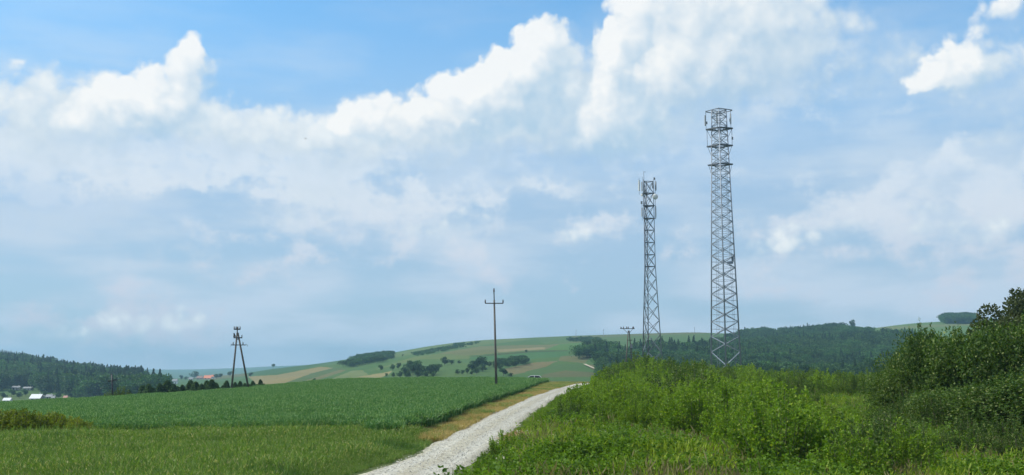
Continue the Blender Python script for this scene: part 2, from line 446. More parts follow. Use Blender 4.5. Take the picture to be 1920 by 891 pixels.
# ------------------------------------------------------------------ ground sheet (one sheet to the horizon), crop colours as a mesh attribute
az_in = np.concatenate([np.linspace(-36, -30, 30)[:-1], np.linspace(-30, 30, 1250), np.linspace(30, 36, 30)[1:]])
az_out = np.arange(40, 321, 5.0)
az = np.radians(np.concatenate([az_in, az_out]))
rr = np.concatenate([[.5, 4, 8, 12, 16], np.linspace(20, 60, 70)[:-1], np.exp(np.linspace(math.log(60), math.log(260), 90))[:-1],
                     np.exp(np.linspace(math.log(260), math.log(640), 30))[:-1], np.linspace(640, 2000, 330)[:-1], np.exp(np.linspace(math.log(2000), math.log(6500), 30))])
A, RR = np.meshgrid(az, rr, indexing='ij')
X = RR * np.sin(A); Y = RR * np.cos(A); Z = zt(X, Y)
nA, nR = X.shape
V = np.stack([X, Y, Z], -1).reshape(-1, 3)
ii, jj = np.meshgrid(np.arange(nA), np.arange(nR - 1), indexing='ij'); i2 = (ii + 1) % nA
Q = np.stack([ii * nR + jj, ii * nR + jj + 1, i2 * nR + jj + 1, i2 * nR + jj], -1).reshape(-1, 4)
# crop colours
FIELDS = [  # outline in photo pixels on the far hillside, albedo
    ([(440, 712), (455, 700), (510, 691), (665, 671), (740, 661), (700, 669), (600, 684), (515, 707)], (.055, .13, .06)),
    ([(735, 664), (850, 641), (960, 632), (1000, 636), (900, 648), (780, 664), (725, 672)], (.15, .20, .075)),
    ([(1000, 630), (1080, 627), (1330, 619), (1335, 632), (1180, 641), (1090, 641), (1020, 646)], (.105, .17, .06)),
    ([(1070, 631), (1330, 622), (1330, 625), (1075, 634)], (.17, .16, .08)),
    ([(465, 706), (520, 703), (600, 688), (624, 690), (585, 700), (540, 716), (520, 730), (490, 730)], (.34, .25, .14)),
    ([(624, 690), (640, 690), (650, 694), (600, 709), (555, 722), (520, 732), (540, 716), (585, 700)], (.10, .14, .06)),
    ([(636, 694), (652, 694), (600, 711), (560, 722), (552, 720)], (.20, .165, .09)),
    ([(600, 719), (660, 695), (680, 694), (692, 704), (640, 716), (605, 722)], (.21, .235, .11)),
    ([(665, 708), (735, 696), (730, 702), (712, 709)], (.40, .31, .17)),
    ([(640, 716), (712, 708), (760, 712), (620, 722)], (.12, .13, .07)),
    ([(690, 696), (720, 682), (780, 672), (880, 675), (960, 678), (905, 712), (730, 712), (735, 696)], (.095, .165, .055)),
    ([(700, 694), (780, 668), (815, 664), (880, 666), (880, 674), (790, 674)], (.15, .19, .075)),
    ([(820, 663), (900, 649), (1030, 646), (1092, 640), (1062, 655), (990, 658), (880, 667)], (.19, .175, .09)),
    ([(930, 656), (1020, 651), (1022, 655), (936, 660)], (.36, .27, .17)),
    ([(1022, 656), (1050, 645), (1098, 641), (1098, 651), (1065, 658)], (.10, .20, .05)),
    ([(880, 674), (885, 666), (990, 659), (1070, 657), (1060, 668), (960, 677)], (.065, .165, .065)),
    ([(880, 668), (990, 659), (1065, 656.4), (1065, 658), (990, 661), (885, 669.5)], (.07, .075, .04)),
    ([(945, 692), (1000, 680), (1045, 677), (1012, 693), (960, 703)], (.23, .17, .10)),
    ([(1052, 668), (1108, 665), (1098, 681), (1045, 677)], (.18, .16, .085)),
    ([(985, 697), (1040, 684), (1095, 681), (1085, 694), (1015, 703)], (.085, .15, .06)),
    ([(1020, 702), (1060, 695), (1118, 698), (1125, 706), (1010, 708)], (.15, .135, .075)),
    ([(1100, 684), (1135, 684), (1126, 698), (1108, 692)], (.20, .165, .10)),
    ([(1560, 622), (1700, 604), (1960, 596), (1960, 645), (1700, 640)], (.12, .20, .065)),
    ([(1640, 614), (1960, 600), (1960, 604), (1660, 618)], (.20, .21, .09)),
    ([(0, 742), (40, 738), (100, 740), (135, 744), (130, 752), (0, 757)], (.115, .16, .055)),
    ([(300, 716), (450, 702), (470, 715), (380, 735), (320, 730)], (.08, .155, .06)),
    ([(340, 709), (455, 700), (470, 704), (400, 713)], (.16, .15, .085)),
]
base = np.array([.058, .112, .036])
colr = np.tile(base, (len(V), 1))
px, py = project(V[:, 0], V[:, 1], V[:, 2])
jx = px + hnoise(V[:, 0], V[:, 1], 14, 8) * 3; jy = py + hnoise(V[:, 0], V[:, 1], 14, 9) * .8
rad = np.hypot(V[:, 0], V[:, 1]); farm = (rad > 420) & (V[:, 1] > 0)
for poly, c in FIELDS:
    k = farm & in_poly(jx, jy, poly); colr[k] = (np.array(c) * (.66, .72, .66)) * .68 + np.array([.062, .108, .040]) * .32
near = rad < 420
colr[near] = (.075, .10, .038)
rgba = np.ones((len(V), 4), np.float32); rgba[:, :3] = colr
m_ground, t, b = base_mat('ground')
at_ = nd(t, 'ShaderNodeAttribute', attribute_name='crop_colour')
geo = nd(t, 'ShaderNodeNewGeometry')
n1 = noise(t, geo.outputs['Position'], .02, 6, .6, dims='3D'); n2 = noise(t, geo.outputs['Position'], .35, 5, .65, dims='3D')
c = mixc(t, mth(t, 'MULTIPLY', maprange(t, n1, .35, .65), .45), at_.outputs['Color'], mixc(t, 1.0, at_.outputs['Color'], (1.35, 1.12, 1.0), 'MULTIPLY'))
c = mixc(t, mth(t, 'MULTIPLY', maprange(t, n2, .4, .7), .45), c, mixc(t, 1.0, c, (.62, .70, .62), 'MULTIPLY'))
t.links.new(c, b.inputs['Base Color']); b.inputs['Roughness'].default_value = .95; b.inputs['Specular IOR Level'].default_value = .05
me = quad_mesh('ground', V, Q, m_ground, smooth=True)
ca = me.attributes.new('crop_colour', 'FLOAT_COLOR', 'POINT'); ca.data.foreach_set('color', rgba.ravel())
tag(link('ground', me), 'rolling farmland of green and tan fields', kind='structure')

# ------------------------------------------------------------------ gravel track
L_E = [(684, 889), (736, 874), (776, 854), (798, 837), (834, 820), (869, 805), (900, 786), (928, 775), (968, 758), (1000, 742), (1036, 731), (1058, 725), (1076, 719.6)]
R_E = [(866, 889), (890, 868), (913, 855), (931, 838), (945, 823), (962, 805), (986, 786), (1006, 770), (1032, 754), (1048, 744), (1070, 734), (1087, 727), (1108, 719.6)]
def flat(px, py, z=-4.3):
    d = pix_dir(px, py); s = z / d[2]; return np.array([d[0] * s, d[1] * s])
EL = [flat(*p) for p in L_E]; ER = [flat(*p) for p in R_E]
ctr = [(a + b_) / 2 for a, b_ in zip(EL, ER)]
ctr = [ctr[0] + (ctr[0] - ctr[1]) / np.linalg.norm(ctr[0] - ctr[1]) * s for s in (26, 18, 9)] + ctr
ctr.append(ctr[-1] + (ctr[-1] - ctr[-2]) / np.linalg.norm(ctr[-1] - ctr[-2]) * 14 + np.array([3.0, 0]))
ctr = np.array(ctr)
seg = np.r_[0, np.cumsum(np.hypot(*np.diff(ctr, axis=0).T))]
S = np.arange(0, seg[-1], .5)
cx = np.interp(S, seg, ctr[:, 0]); cyy = np.interp(S, seg, ctr[:, 1])
ker = np.hanning(29); ker /= ker.sum()
cx = np.convolve(np.pad(cx, 14, mode='reflect', reflect_type='odd'), ker, 'valid'); cyy = np.convolve(np.pad(cyy, 14, mode='reflect', reflect_type='odd'), ker, 'valid')
tx, ty = np.gradient(cx), np.gradient(cyy); l = np.hypot(tx, ty); nx, ny = ty / l, -tx / l     # normal to the right
ROAD_W = 3.25
def road_side(x, y):
    """signed distance from the track's centre line (right positive) and the arc index"""
    x = np.atleast_1d(np.asarray(x, float)); y = np.atleast_1d(np.asarray(y, float))
    out = np.empty(len(x))
    for s0 in range(0, len(x), 20000):
        d = (x[s0:s0 + 20000, None] - cx[::2]) ** 2 + (y[s0:s0 + 20000, None] - cyy[::2]) ** 2
        k = d.argmin(1) * 2
        out[s0:s0 + 20000] = (x[s0:s0 + 20000] - cx[k]) * nx[k] + (y[s0:s0 + 20000] - cyy[k]) * ny[k]
    return out
us = np.linspace(-1, 1, 15)
wl = ROAD_W / 2 * (1 + .10 * np.interp(S, S[::5], rng.normal(size=len(S[::5]))) + .05 * rng.normal(size=len(S)))
wr = ROAD_W / 2 * (1 + .10 * np.interp(S, S[::5], rng.normal(size=len(S[::5]))) + .05 * rng.normal(size=len(S)))
rv = []
for u in us:
    wv = np.where(u < 0, wl, wr) * u
    x = cx + nx * wv; y = cyy + ny * wv
    crown = .05 * (1 - u * u) - .03 * np.exp(-((abs(u) - .5) / .16) ** 2)
    rv.append(np.stack([x, y, zt(x, y) + .06 + crown - (.06 if abs(u) > .99 else 0)], -1))
rv = np.stack(rv, 1); n, k = rv.shape[:2]
a, b_ = np.meshgrid(np.arange(n - 1), np.arange(k - 1), indexing='ij')
Q = np.stack([a * k + b_, a * k + b_ + 1, (a + 1) * k + b_ + 1, (a + 1) * k + b_], -1).reshape(-1, 4)
m_grav, t, b = base_mat('gravel')
geo = nd(t, 'ShaderNodeNewGeometry'); pos = geo.outputs['Position']
vo = nd(t, 'ShaderNodeTexVoronoi', {'Vector': pos, 'Scale': 11.0}); vo2 = nd(t, 'ShaderNodeTexVoronoi', {'Vector': pos, 'Scale': 4.5})
big = noise(t, pos, .7, 5, .6, dims='3D'); mid = noise(t, pos, 3.2, 4, .6, dims='3D')
sepc = nd(t, 'ShaderNodeSeparateColor', {0: vo.outputs['Color']})
c = mixc(t, sepc.outputs[0], (.28, .27, .225), (.54, .525, .455))
c = mixc(t, mth(t, 'MULTIPLY', maprange(t, mid, .5, .72), .55), c, (.25, .235, .20))
c = mixc(t, mth(t, 'MULTIPLY', maprange(t, big, .48, .75), .5), c, (.34, .31, .25))
ua = nd(t, 'ShaderNodeAttribute', attribute_name='across').outputs['Fac']       # 0 on the crown and verges, 1 in the wheel lines
un = mth(t, 'ADD', ua, mth(t, 'MULTIPLY', mth(t, 'SUBTRACT', mid, .5), 1.1))
c = mixc(t, maprange(t, un, .15, .62, .55, .0), c, mixc(t, 1.0, c, (.80, .76, .64), 'MULTIPLY'))
t.links.new(c, b.inputs['Base Color']); b.inputs['Roughness'].default_value = .9; b.inputs['Specular IOR Level'].default_value = .15
h = mth(t, 'ADD', mth(t, 'MULTIPLY', vo.outputs['Distance'], .5), mid)
bp = nd(t, 'ShaderNodeBump', {'Height': h, 'Strength': .6, 'Distance': .05}); t.links.new(bp.outputs[0], b.inputs['Normal'])
gm = quad_mesh('gravel_track', rv.reshape(-1, 3), Q, m_grav, smooth=True)
aa = gm.attributes.new('across', 'FLOAT', 'POINT'); aa.data.foreach_set('value', np.tile(np.exp(-((np.abs(us) - .5) / .26) ** 2), n).astype(np.float32))
tag(link('gravel_track', gm), 'pale gravel track winding up to the crest', 'track', kind='structure')

# far field track on the hillside
ft = [ground(*p, lo=450) for p in [(1096, 684.5), (1101, 687), (1108, 690), (1116, 693.5), (1124, 698), (1132, 702)]]
v = []; W2 = 1.2
for i, p in enumerate(ft):
    q = (ft[min(i + 1, len(ft) - 1)] - ft[max(i - 1, 0)]); q.z = 0; q.normalize(); nrm = Vector((q.y, -q.x, 0))
    for s in (-1, 1):
        r_ = p + nrm * s * W2; v.append((r_.x, r_.y, gz(r_.x, r_.y) + .9))
Q = [(2 * i, 2 * i + 1, 2 * i + 3, 2 * i + 2) for i in range(len(ft) - 1)]
tag(link('field_path', quad_mesh('field_path', v, Q, plain('pale_dirt', (.42, .37, .28), .9))), 'pale dirt path crossing the far hillside', 'path', kind='structure')

# ------------------------------------------------------------------ haze: one closed box of thin pale air round the whole scene
def add_haze(density):
    mb = MB(); mb.box((0, 0, 18), (13800, 13800, 160))
    m = bpy.data.materials.new('haze_air'); m.use_nodes = True; t = m.node_tree; t.nodes.clear()
    o = nd(t, 'ShaderNodeOutputMaterial')
    v = nd(t, 'ShaderNodeVolumePrincipled', {'Color': (.40, .69, .90, 1), 'Density': density, 'Anisotropy': .15})
    t.links.new(v.outputs[0], o.inputs['Volume'])
    tag(mb.build('haze', m), 'thin pale summer haze in the air over the valley', 'haze', kind='stuff')

# ------------------------------------------------------------------ foliage building blocks
def nrm(a): return a / np.maximum(np.linalg.norm(a, axis=-1, keepdims=True), 1e-9)
def leaves(c, d, L, W, r):
    """folded diamond leaves: centres c, directions d, lengths L, widths W"""
    n = len(c); d = nrm(d)
    s = nrm(np.cross(d, nrm(r.normal(size=(n, 3))))); u = np.cross(s, d)
    L = np.broadcast_to(L, n)[:, None]; W = np.broadcast_to(W, n)[:, None]
    fold = (r.random((n, 1)) * .5 + .1) * W
    V = np.stack([c, c + d * L * .45 + s * W * .5 + u * fold, c + d * L, c + d * L * .45 - s * W * .5 + u * fold], 1)
    return V.reshape(-1, 3), np.arange(4 * n).reshape(n, 4)
def blades(p, h, w, lean, r, segs=2):
    """grass blades rooted at p: bent strips of two quads"""
    n = len(p); a = r.random(n) * 2 * math.pi
    dirv = np.stack([np.cos(a), np.sin(a), np.zeros(n)], -1); sd = np.stack([-np.sin(a), np.cos(a), np.zeros(n)], -1)
    h = np.broadcast_to(h, n)[:, None]; w = np.broadcast_to(w, n)[:, None]; lean = np.broadcast_to(lean, n)[:, None]
    up = np.array([0, 0, 1.0])
    p1 = p + up * h * .6 + dirv * h * lean * .35; p2 = p + up * h * (1 - .25 * lean) + dirv * h * lean
    V = np.stack([p - sd * w / 2, p + sd * w / 2, p1 + sd * w * .45, p1 - sd * w * .45, p2 + sd * w * .1, p2 - sd * w * .1], 1).reshape(-1, 3)
    o = np.arange(n)[:, None] * 6
    return V, np.concatenate([o + np.array([[0, 1, 2, 3]]), o + np.array([[3, 2, 4, 5]])], 0), p2
def join(*vq):
    V, Q, o = [], [], 0
    for v, q in vq:
        V.append(v); Q.append(np.asarray(q) + o); o += len(v)
    return np.concatenate(V), np.concatenate(Q)

def scatter(name, pts, protos, idx, scl, rot=None):
    """a counted-by-nobody mass: protos instanced on points by a geometry node tree (the result is one object)"""
    n = len(pts)
    me = bpy.data.meshes.new(name); me.vertices.add(n); me.vertices.foreach_set('co', np.asarray(pts, np.float32).ravel())
    if rot is None:
        rot = np.zeros((n, 3), np.float32); rot[:, 2] = rng.random(n) * 2 * math.pi
        rot[:, 0] = rng.normal(size=n) * .06; rot[:, 1] = rng.normal(size=n) * .06
    a = me.attributes.new('rot', 'FLOAT_VECTOR', 'POINT'); a.data.foreach_set('vector', np.asarray(rot, np.float32).ravel())
    s = np.asarray(scl, np.float32)
    if s.ndim == 1: s = np.stack([s, s, s], -1)
    a = me.attributes.new('scl', 'FLOAT_VECTOR', 'POINT'); a.data.foreach_set('vector', s.ravel())
    a = me.attributes.new('idx', 'INT', 'POINT'); a.data.foreach_set('value', np.asarray(idx, np.int32))
    o = link(name, me)
    pc = bpy.data.collections.new(name + '_kinds')
    for k, (pm) in enumerate(protos):
        po = bpy.data.objects.new('%s_kind_%02d' % (name, k), pm); pc.objects.link(po)
    g = bpy.data.node_groups.new(name, 'GeometryNodeTree')
    g.interface.new_socket('Geometry', in_out='INPUT', socket_type='NodeSocketGeometry')
    g.interface.new_socket('Geometry', in_out='OUTPUT', socket_type='NodeSocketGeometry')
    gi = g.nodes.new('NodeGroupInput'); go = g.nodes.new('NodeGroupOutput')
    ci = g.nodes.new('GeometryNodeCollectionInfo'); ci.inputs['Collection'].default_value = pc
    ci.inputs['Separate Children'].default_value = True; ci.inputs['Reset Children'].default_value = True
    iop = g.nodes.new('GeometryNodeInstanceOnPoints'); iop.inputs['Pick Instance'].default_value = True
    def attr(nm, ty):
        x = g.nodes.new('GeometryNodeInputNamedAttribute'); x.data_type = ty; x.inputs['Name'].default_value = nm
        return [q for q in x.outputs if q.enabled and q.name == 'Attribute'][0]
    g.links.new(gi.outputs[0], iop.inputs['Points']); g.links.new(ci.outputs[0], iop.inputs['Instance'])
    g.links.new(attr('idx', 'INT'), iop.inputs['Instance Index'])
    g.links.new(attr('rot', 'FLOAT_VECTOR'), iop.inputs['Rotation']); g.links.new(attr('scl', 'FLOAT_VECTOR'), iop.inputs['Scale'])
    g.links.new(iop.outputs[0], go.inputs[0])
    md = o.modifiers.new('scatter', 'NODES'); md.node_group = g
    return o

# foliage materials
M_wheat = leaf_mat('wheat_leaf', (.052, .142, .044), (.132, .272, .092), .30, .55, .45, tint=((.27, .40, .19), .86))
M_grass = leaf_mat('meadow_blade', (.085, .165, .036), (.190, .285, .065), .35, .55, .5, tint=((.36, .36, .16), .88))
M_rank = leaf_mat('rank_grass_blade', (.135, .205, .020), (.270, .350, .042), .42, .55, .5, tint=((.30, .27, .10), .93))
M_verge = leaf_mat('verge_blade', (.21, .17, .06), (.56, .42, .19), .3, .6, .55)
M_herb = leaf_mat('herb_leaf', (.125, .215, .016), (.270, .400, .034), .45, .5, .55)
M_bush = [leaf_mat('bush_leaf', (.082, .165, .016), (.235, .350, .040), .45, .5, .5, tint=((.27, .34, .05), .92)),
          leaf_mat('willow_leaf', (.034, .076, .015), (.115, .185, .036), .36, .5, .5, tint=((.24, .29, .11), .90)),
          leaf_mat('yellowed_bush_leaf', (.085, .122, .016), (.215, .250, .038), .40, .5, .5),
          leaf_mat('hedge_leaf', (.050, .105, .014), (.145, .225, .030), .38, .5, .5, tint=((.20, .25, .05), .92))]
M_tree = leaf_mat('tree_leaf', (.034, .066, .018), (.082, .125, .032), .3, .45, .6)
M_olive = leaf_mat('olive_tree_leaf', (.045, .062, .022), (.085, .105, .035), .3, .45, .6)
M_wood = leaf_mat('wood_leaf', (.016, .052, .020), (.075, .150, .045), .22, .6, .35)
M_con = leaf_mat('conifer_needles', (.012, .040, .018), (.040, .085, .030), .15, .65, .4)
M_bark = plain('bark', (.10, .078, .058), .9, var=.4, scale=9, bump=.4)
M_stalk = plain('green_stalk', (.10, .12, .045), .8)

# --- protos for the masses
def wheat_tuft(seed):
    r = np.random.default_rng(seed); n = 26
    p = np.c_[r.normal(size=(n, 2)) * .17, np.zeros(n)]
    h = .86 + r.normal(size=n) * .05
    v1, q1, tip = blades(p, h, .030, .10 + .12 * r.random(n), r)
    v2, q2 = leaves(tip - np.array([0, 0, .05]), np.c_[r.normal(size=(n, 2)) * .35, np.ones(n)], .13, .026, r)        # ears
    m = 26; b = p[r.integers(0, n, m)] + np.c_[np.zeros((m, 2)), .35 + .4 * r.random(m)]
    v3, q3 = leaves(b, np.c_[r.normal(size=(m, 2)), .5 + .6 * r.random(m)], .30, .030, r)
    V, Q = join((v1, q1), (v2, q2), (v3, q3))
    return quad_mesh('wheat_tuft', V, Q, M_wheat)
def grass_tuft(seed, mat, h=.6, n=26, sp=.14, w=.018, seedheads=7):
    r = np.random.default_rng(seed)
    p = np.c_[r.normal(size=(n, 2)) * sp, np.zeros(n)]
    v1, q1, tip = blades(p, h * (.55 + .55 * r.random(n)), w, .15 + .5 * r.random(n), r)
    parts = [(v1, q1)]
    if seedheads:
        k = np.argsort(-tip[:, 2])[:seedheads]
        parts.append(leaves(tip[k] - [0, 0, .04], np.c_[r.normal(size=(len(k), 2)) * .4, np.ones(len(k))], .15 * h / .6, .030, r))
    return quad_mesh('grass_tuft', *join(*parts), mat)
def herb(seed, mat, h=.55, n=110, lf=.07):
    r = np.random.default_rng(seed); st = 9
    base = np.c_[r.normal(size=(st, 2)) * .08, np.zeros(st)]; top = base * 3.2 + np.c_[np.zeros((st, 2)), h * (.6 + .5 * r.random(st))]
    v0, q0, _ = blades(base, top[:, 2], .014, .25, r)
    k = r.integers(0, st, n); t = r.random(n) ** .7
    c = base[k] * (1 - t[:, None]) + top[k] * t[:, None]
    v, q = leaves(c, np.c_[r.normal(size=(n, 2)), .25 + .5 * r.random(n)], .6 * lf + .8 * lf * r.random(n), lf * .6, r)
    return quad_mesh('herb', *join((v0, q0), (v, q)), mat)
def wood_tree(seed, mat, conifer=False):
    """far wood tree about 10 m tall, unit of a mass"""
    r = np.random.default_rng(seed)
    if conifer:
        n = 420; t = r.random(n) ** .75; a = r.random(n) * 2 * math.pi; rad_ = (1 - t) * 2.3 * (.55 + .45 * r.random(n)) + .12
        c = np.c_[rad_ * np.cos(a), rad_ * np.sin(a), 1.0 + t * 11.5]
        d = np.c_[np.cos(a), np.sin(a), -.3 + .3 * r.random(n)] * .6 + r.normal(size=(n, 3)) * .6
        v, q = leaves(c - d * .3, d, 1.1 - .6 * t, .7 - .4 * t, r)
    else:
        n = 520; nb = 13
        bc = np.c_[r.normal(size=(nb, 2)) * 1.75, 3.6 + 5.2 * r.random(nb)]; br = 1.25 + .9 * r.random(nb)
        k = r.integers(0, nb, n); dd = nrm(r.normal(size=(n, 3)) + [0, 0, .35])
        c = bc[k] + dd * (br[k] * (.75 + .3 * r.random(n)))[:, None]
        v, q = leaves(c, nrm(dd + r.normal(size=(n, 3)) * .7), .95, .75, r)
    mb = MB(); mb.tube([(0, 0, -1), (0, 0, 5)], [.22, .14], 5); o = len(v)
    tv = np.array(mb.v); tq = np.array([f for f in mb.f if len(f) == 4])
    return quad_mesh('wood_tree', *join((v, q), (tv, tq)), mat)

# ------------------------------------------------------------------ wheat
def wheat_near_edge(x, y):               # True inside the wheat field
    px, py = project(x, y, zt(x, y))
    return px, py
cornr = flat(738, 822); w_l = flat(0, 811); w_m = flat(400, 815)
edge = np.array([flat(738, 822), flat(800, 805), flat(860, 778), flat(900, 762), flat(950, 746), flat(1007, 723), flat(1040, 714)])
N = 400000
yy = 50 + (212 - 50) * rng.random(N) ** 1.25; xx = -3 + (rng.random(N) * 1.06 - 1.0) * (.60 * yy) + 12 * (rng.random(N) - .2)
fr = np.interp(xx, [-60, w_l[0], w_m[0], cornr[0], 40], [w_l[1] + 1.5, w_l[1], w_m[1], cornr[1], cornr[1] - 1])
rt = np.interp(yy, edge[:, 1], edge[:, 0])
pxx = 960 + F * xx / yy
far_lim = np.interp(pxx, GX, g_cD) + 5
ok = (yy > fr + hnoise(xx, yy, 2.6, 21) * 2.6 + hnoise(xx, yy, .8, 28) * 1.2) & (xx < rt + hnoise(xx, yy, 1.5, 22) * .5) & (yy < far_lim) & (pxx > -150)
patch = hnoise(xx, yy, 11, 23) + .5 * hnoise(xx, yy, 4, 24)
row = np.abs(((xx * .35 + yy) / 13.0) % 1 - .5)                 # faint tramlines
ok &= ~((row < .018) & (yy < 180)) & (rng.random(N) < np.clip(1.1 + patch, .25, 1))
xx, yy, patch = xx[ok], yy[ok], patch[ok]
pts = np.stack([xx, yy, zt(xx, yy) - .03], -1)
sc_ = (.96 + .16 * patch + .30 * hnoise(xx, yy, 1.3, 25) + .22 * hnoise(xx, yy, .55, 26) + rng.normal(size=len(xx)) * .06); sc_ = sc_ * 1.10
eN = 5200                                                        # a dense standing edge along the verge
ey = 54 + (205 - 54) * rng.random(eN) ** 1.3; ex = np.interp(ey, edge[:, 1], edge[:, 0]) - .9 * rng.random(eN) + .3 * hnoise(ey, ey * 0, 1.5, 27)
pts = np.concatenate([pts, np.stack([ex, ey, zt(ex, ey) - .03], -1)]); sc_ = np.concatenate([sc_, 1.05 + .12 * rng.normal(size=eN)])
sc3 = np.stack([sc_ * 1.2, sc_ * 1.2, sc_], -1)
wheat_protos = [wheat_tuft(100 + k) for k in range(5)]
o = scatter('wheat_crop', pts, wheat_protos, rng.integers(0, 5, len(pts)), sc3)
tag(o, 'dense blue-green wheat crop filling the field beside the track', 'wheat', kind='stuff')
n_wheat = len(pts)

# dry soil under the mown verge: a colour of the ground itself
gme = bpy.data.objects['ground'].data; nv_ = len(gme.vertices)
co = np.empty(nv_ * 3, np.float32); gme.vertices.foreach_get('co', co); co = co.reshape(-1, 3)
buf = np.empty(nv_ * 4, np.float32); gme.attributes['crop_colour'].data.foreach_get('color', buf); buf = buf.reshape(-1, 4)
k_ = np.where((co[:, 1] > cornr[1] - 1) & (co[:, 1] < 205) & (np.abs(co[:, 0]) < 30))[0]
sd_ = road_side(co[k_, 0], co[k_, 1]); k_ = k_[(sd_ < -ROAD_W / 2 + .5) & (co[k_, 0] > np.interp(co[k_, 1], edge[:, 1], edge[:, 0]) - .4)]
buf[k_, :3] = (.20, .15, .07); gme.attributes['crop_colour'].data.foreach_set('color', buf.ravel())

# ------------------------------------------------------------------ meadow grass in front of the wheat
N = 52000
yy = 24 + 40 * rng.random(N); xx = -2 + (rng.random(N) - 1.0) * .66 * yy
fr = np.interp(xx, [-60, w_l[0], w_m[0], cornr[0], 40], [w_l[1] + 1.5, w_l[1], w_m[1], cornr[1], cornr[1] - 1])
rs = road_side(xx, yy)
ok = (yy < fr + 1.6 + hnoise(xx, yy, 1.5, 29) * 2) & (rs < -ROAD_W / 2 - .15 - .5 * (hnoise(xx, yy, 1.2, 31) + .5))
xx, yy, rs = xx[ok], yy[ok], rs[ok]
pts = np.stack([xx, yy, zt(xx, yy) - .02], -1)
edge_f = np.clip((-rs - ROAD_W / 2) / 2.2, .35, 1)
s = (.85 + .5 * hnoise(xx, yy, 3.5, 32) + .25 * rng.random(len(xx))) * edge_f
M_deep = leaf_mat('deep_meadow_blade', (.055, .120, .030), (.125, .215, .055), .35, .55, .5)
mp = [grass_tuft(200 + k, M_grass, .62, 30, .15, .016, 9) for k in range(5)] + [herb(230, M_herb, .42, 70), grass_tuft(231, M_deep, .66, 34, .16, .020, 0), grass_tuft(232, M_deep, .55, 34, .16, .020, 2), grass_tuft(233, M_grass, .95, 9, .2, .014, 8)]
idx = np.where(rng.random(len(xx)) < np.clip(.10 + .25 * hnoise(xx, yy, 2.5, 33), .02, .4), rng.integers(5, 8, len(xx)), rng.integers(0, 5, len(xx)))
idx = np.where(hnoise(xx, yy, 1.7, 34) + .6 * hnoise(xx, yy, .7, 35) > .22, rng.integers(6, 8, len(xx)), idx); idx = np.where(rng.random(len(xx)) < .05, 8, idx)
tag(scatter('meadow_grass', pts, mp, idx, s), 'olive meadow grass with pale seed heads in front of the wheat', 'grass', kind='stuff')

# dry verge between wheat and track
N = 60000
yy = 50 + 160 * rng.random(N) ** 1.4; xx = np.interp(yy, cyy, cx) - ROAD_W / 2 - rng.random(N) * 7
rs = road_side(xx, yy); rt = np.interp(yy, edge[:, 1], edge[:, 0], right=99)
ok = (rs < -ROAD_W / 2 + .12 * rng.random(N)) & (xx > rt - .3) & (yy > cornr[1] - 3)
xx, yy = xx[ok], yy[ok]; pts = np.stack([xx, yy, zt(xx, yy) - .02], -1)
s = .50 + .45 * rng.random(len(xx)) + .7 * hnoise(xx, yy, 2.0, 41)
vp = [grass_tuft(260 + k, M_verge, .36, 30, .16, .020, 0) for k in range(4)] + [grass_tuft(270, M_grass, .45, 26, .14, .016, 0)]
idx = np.where(rng.random(len(xx)) < np.clip(.24 + 1.5 * hnoise(xx, yy, 3, 42), 0, .9), 4, rng.integers(0, 4, len(xx)))
tag(scatter('verge_grass', pts, vp, idx, np.clip(s, .2, 1)), 'straw-dry mown grass strip between wheat edge and gravel', 'grass', kind='stuff')

# grass and weeds to the right of the track and under the bushes
N = 110000
yy = 22 + 118 * rng.random(N) ** 1.5; xx = np.interp(yy, cyy, cx) + ROAD_W / 2 + rng.random(N) * (.62 * yy + 6) - .5
rs = road_side(xx, yy)
ok = (rs > ROAD_W / 2 + .10 + .40 * np.clip((52 - yy) / 14, 0, 1) + .55 * (hnoise(xx, yy, 1.3, 51) + .5)) & (xx < .62 * yy + 2)
bare = flat(972, 826); ok &= np.hypot((xx - bare[0]) / 1.5, (yy - bare[1]) / 4.5) > 1 + .5 * hnoise(xx, yy, .8, 52)
xx, yy, rs = xx[ok], yy[ok], rs[ok]; pts = np.stack([xx, yy, zt(xx, yy) - .02], -1)
s = (.75 + .5 * hnoise(xx, yy, 3, 53) + .3 * rng.random(len(xx))) * np.clip((rs - ROAD_W / 2) / 2.6, .28, 1)
M_herb2 = leaf_mat('dark_herb_leaf', (.065, .135, .014), (.155, .260, .028), .42, .5, .55)
M_dry = leaf_mat('dry_stalk', (.12, .115, .05), (.27, .23, .12), .3, .6, .6)
hp = [herb(300 + k, M_herb, .6, 210) for k in range(3)] + [herb(305 + k, M_herb2, .75, 220) for k in range(2)] + [grass_tuft(320 + k, M_dry, .85, 10, .13, .012, 6) for k in range(2)] + [grass_tuft(310 + k, M_rank, .60, 28, .15, .016, 5) for k in range(3)]
q = hnoise(xx, yy, 3.5, 54) + .4 * hnoise(xx, yy, 1.2, 55)
q2 = hnoise(xx, yy, 2.2, 56) + .5 * hnoise(xx, yy, .9, 57) + .15 * rng.normal(size=len(xx))
idx = np.where(q + .25 * rng.normal(size=len(xx)) > -.02, np.where(q2 > .12, rng.integers(3, 5, len(xx)), rng.integers(0, 3, len(xx))), rng.integers(7, 10, len(xx)))
idx = np.where((q2 < -.22) & (rng.random(len(xx)) < .2), rng.integers(5, 7, len(xx)), idx)
s = s * np.where(q2 > .12, 1.25, 1.0) * (.55 + .95 * rng.random(len(xx)))
tag(scatter('roadside_weeds', pts, hp, idx, s), 'bright green weeds and rank grass right of the gravel track', 'weeds', kind='stuff')
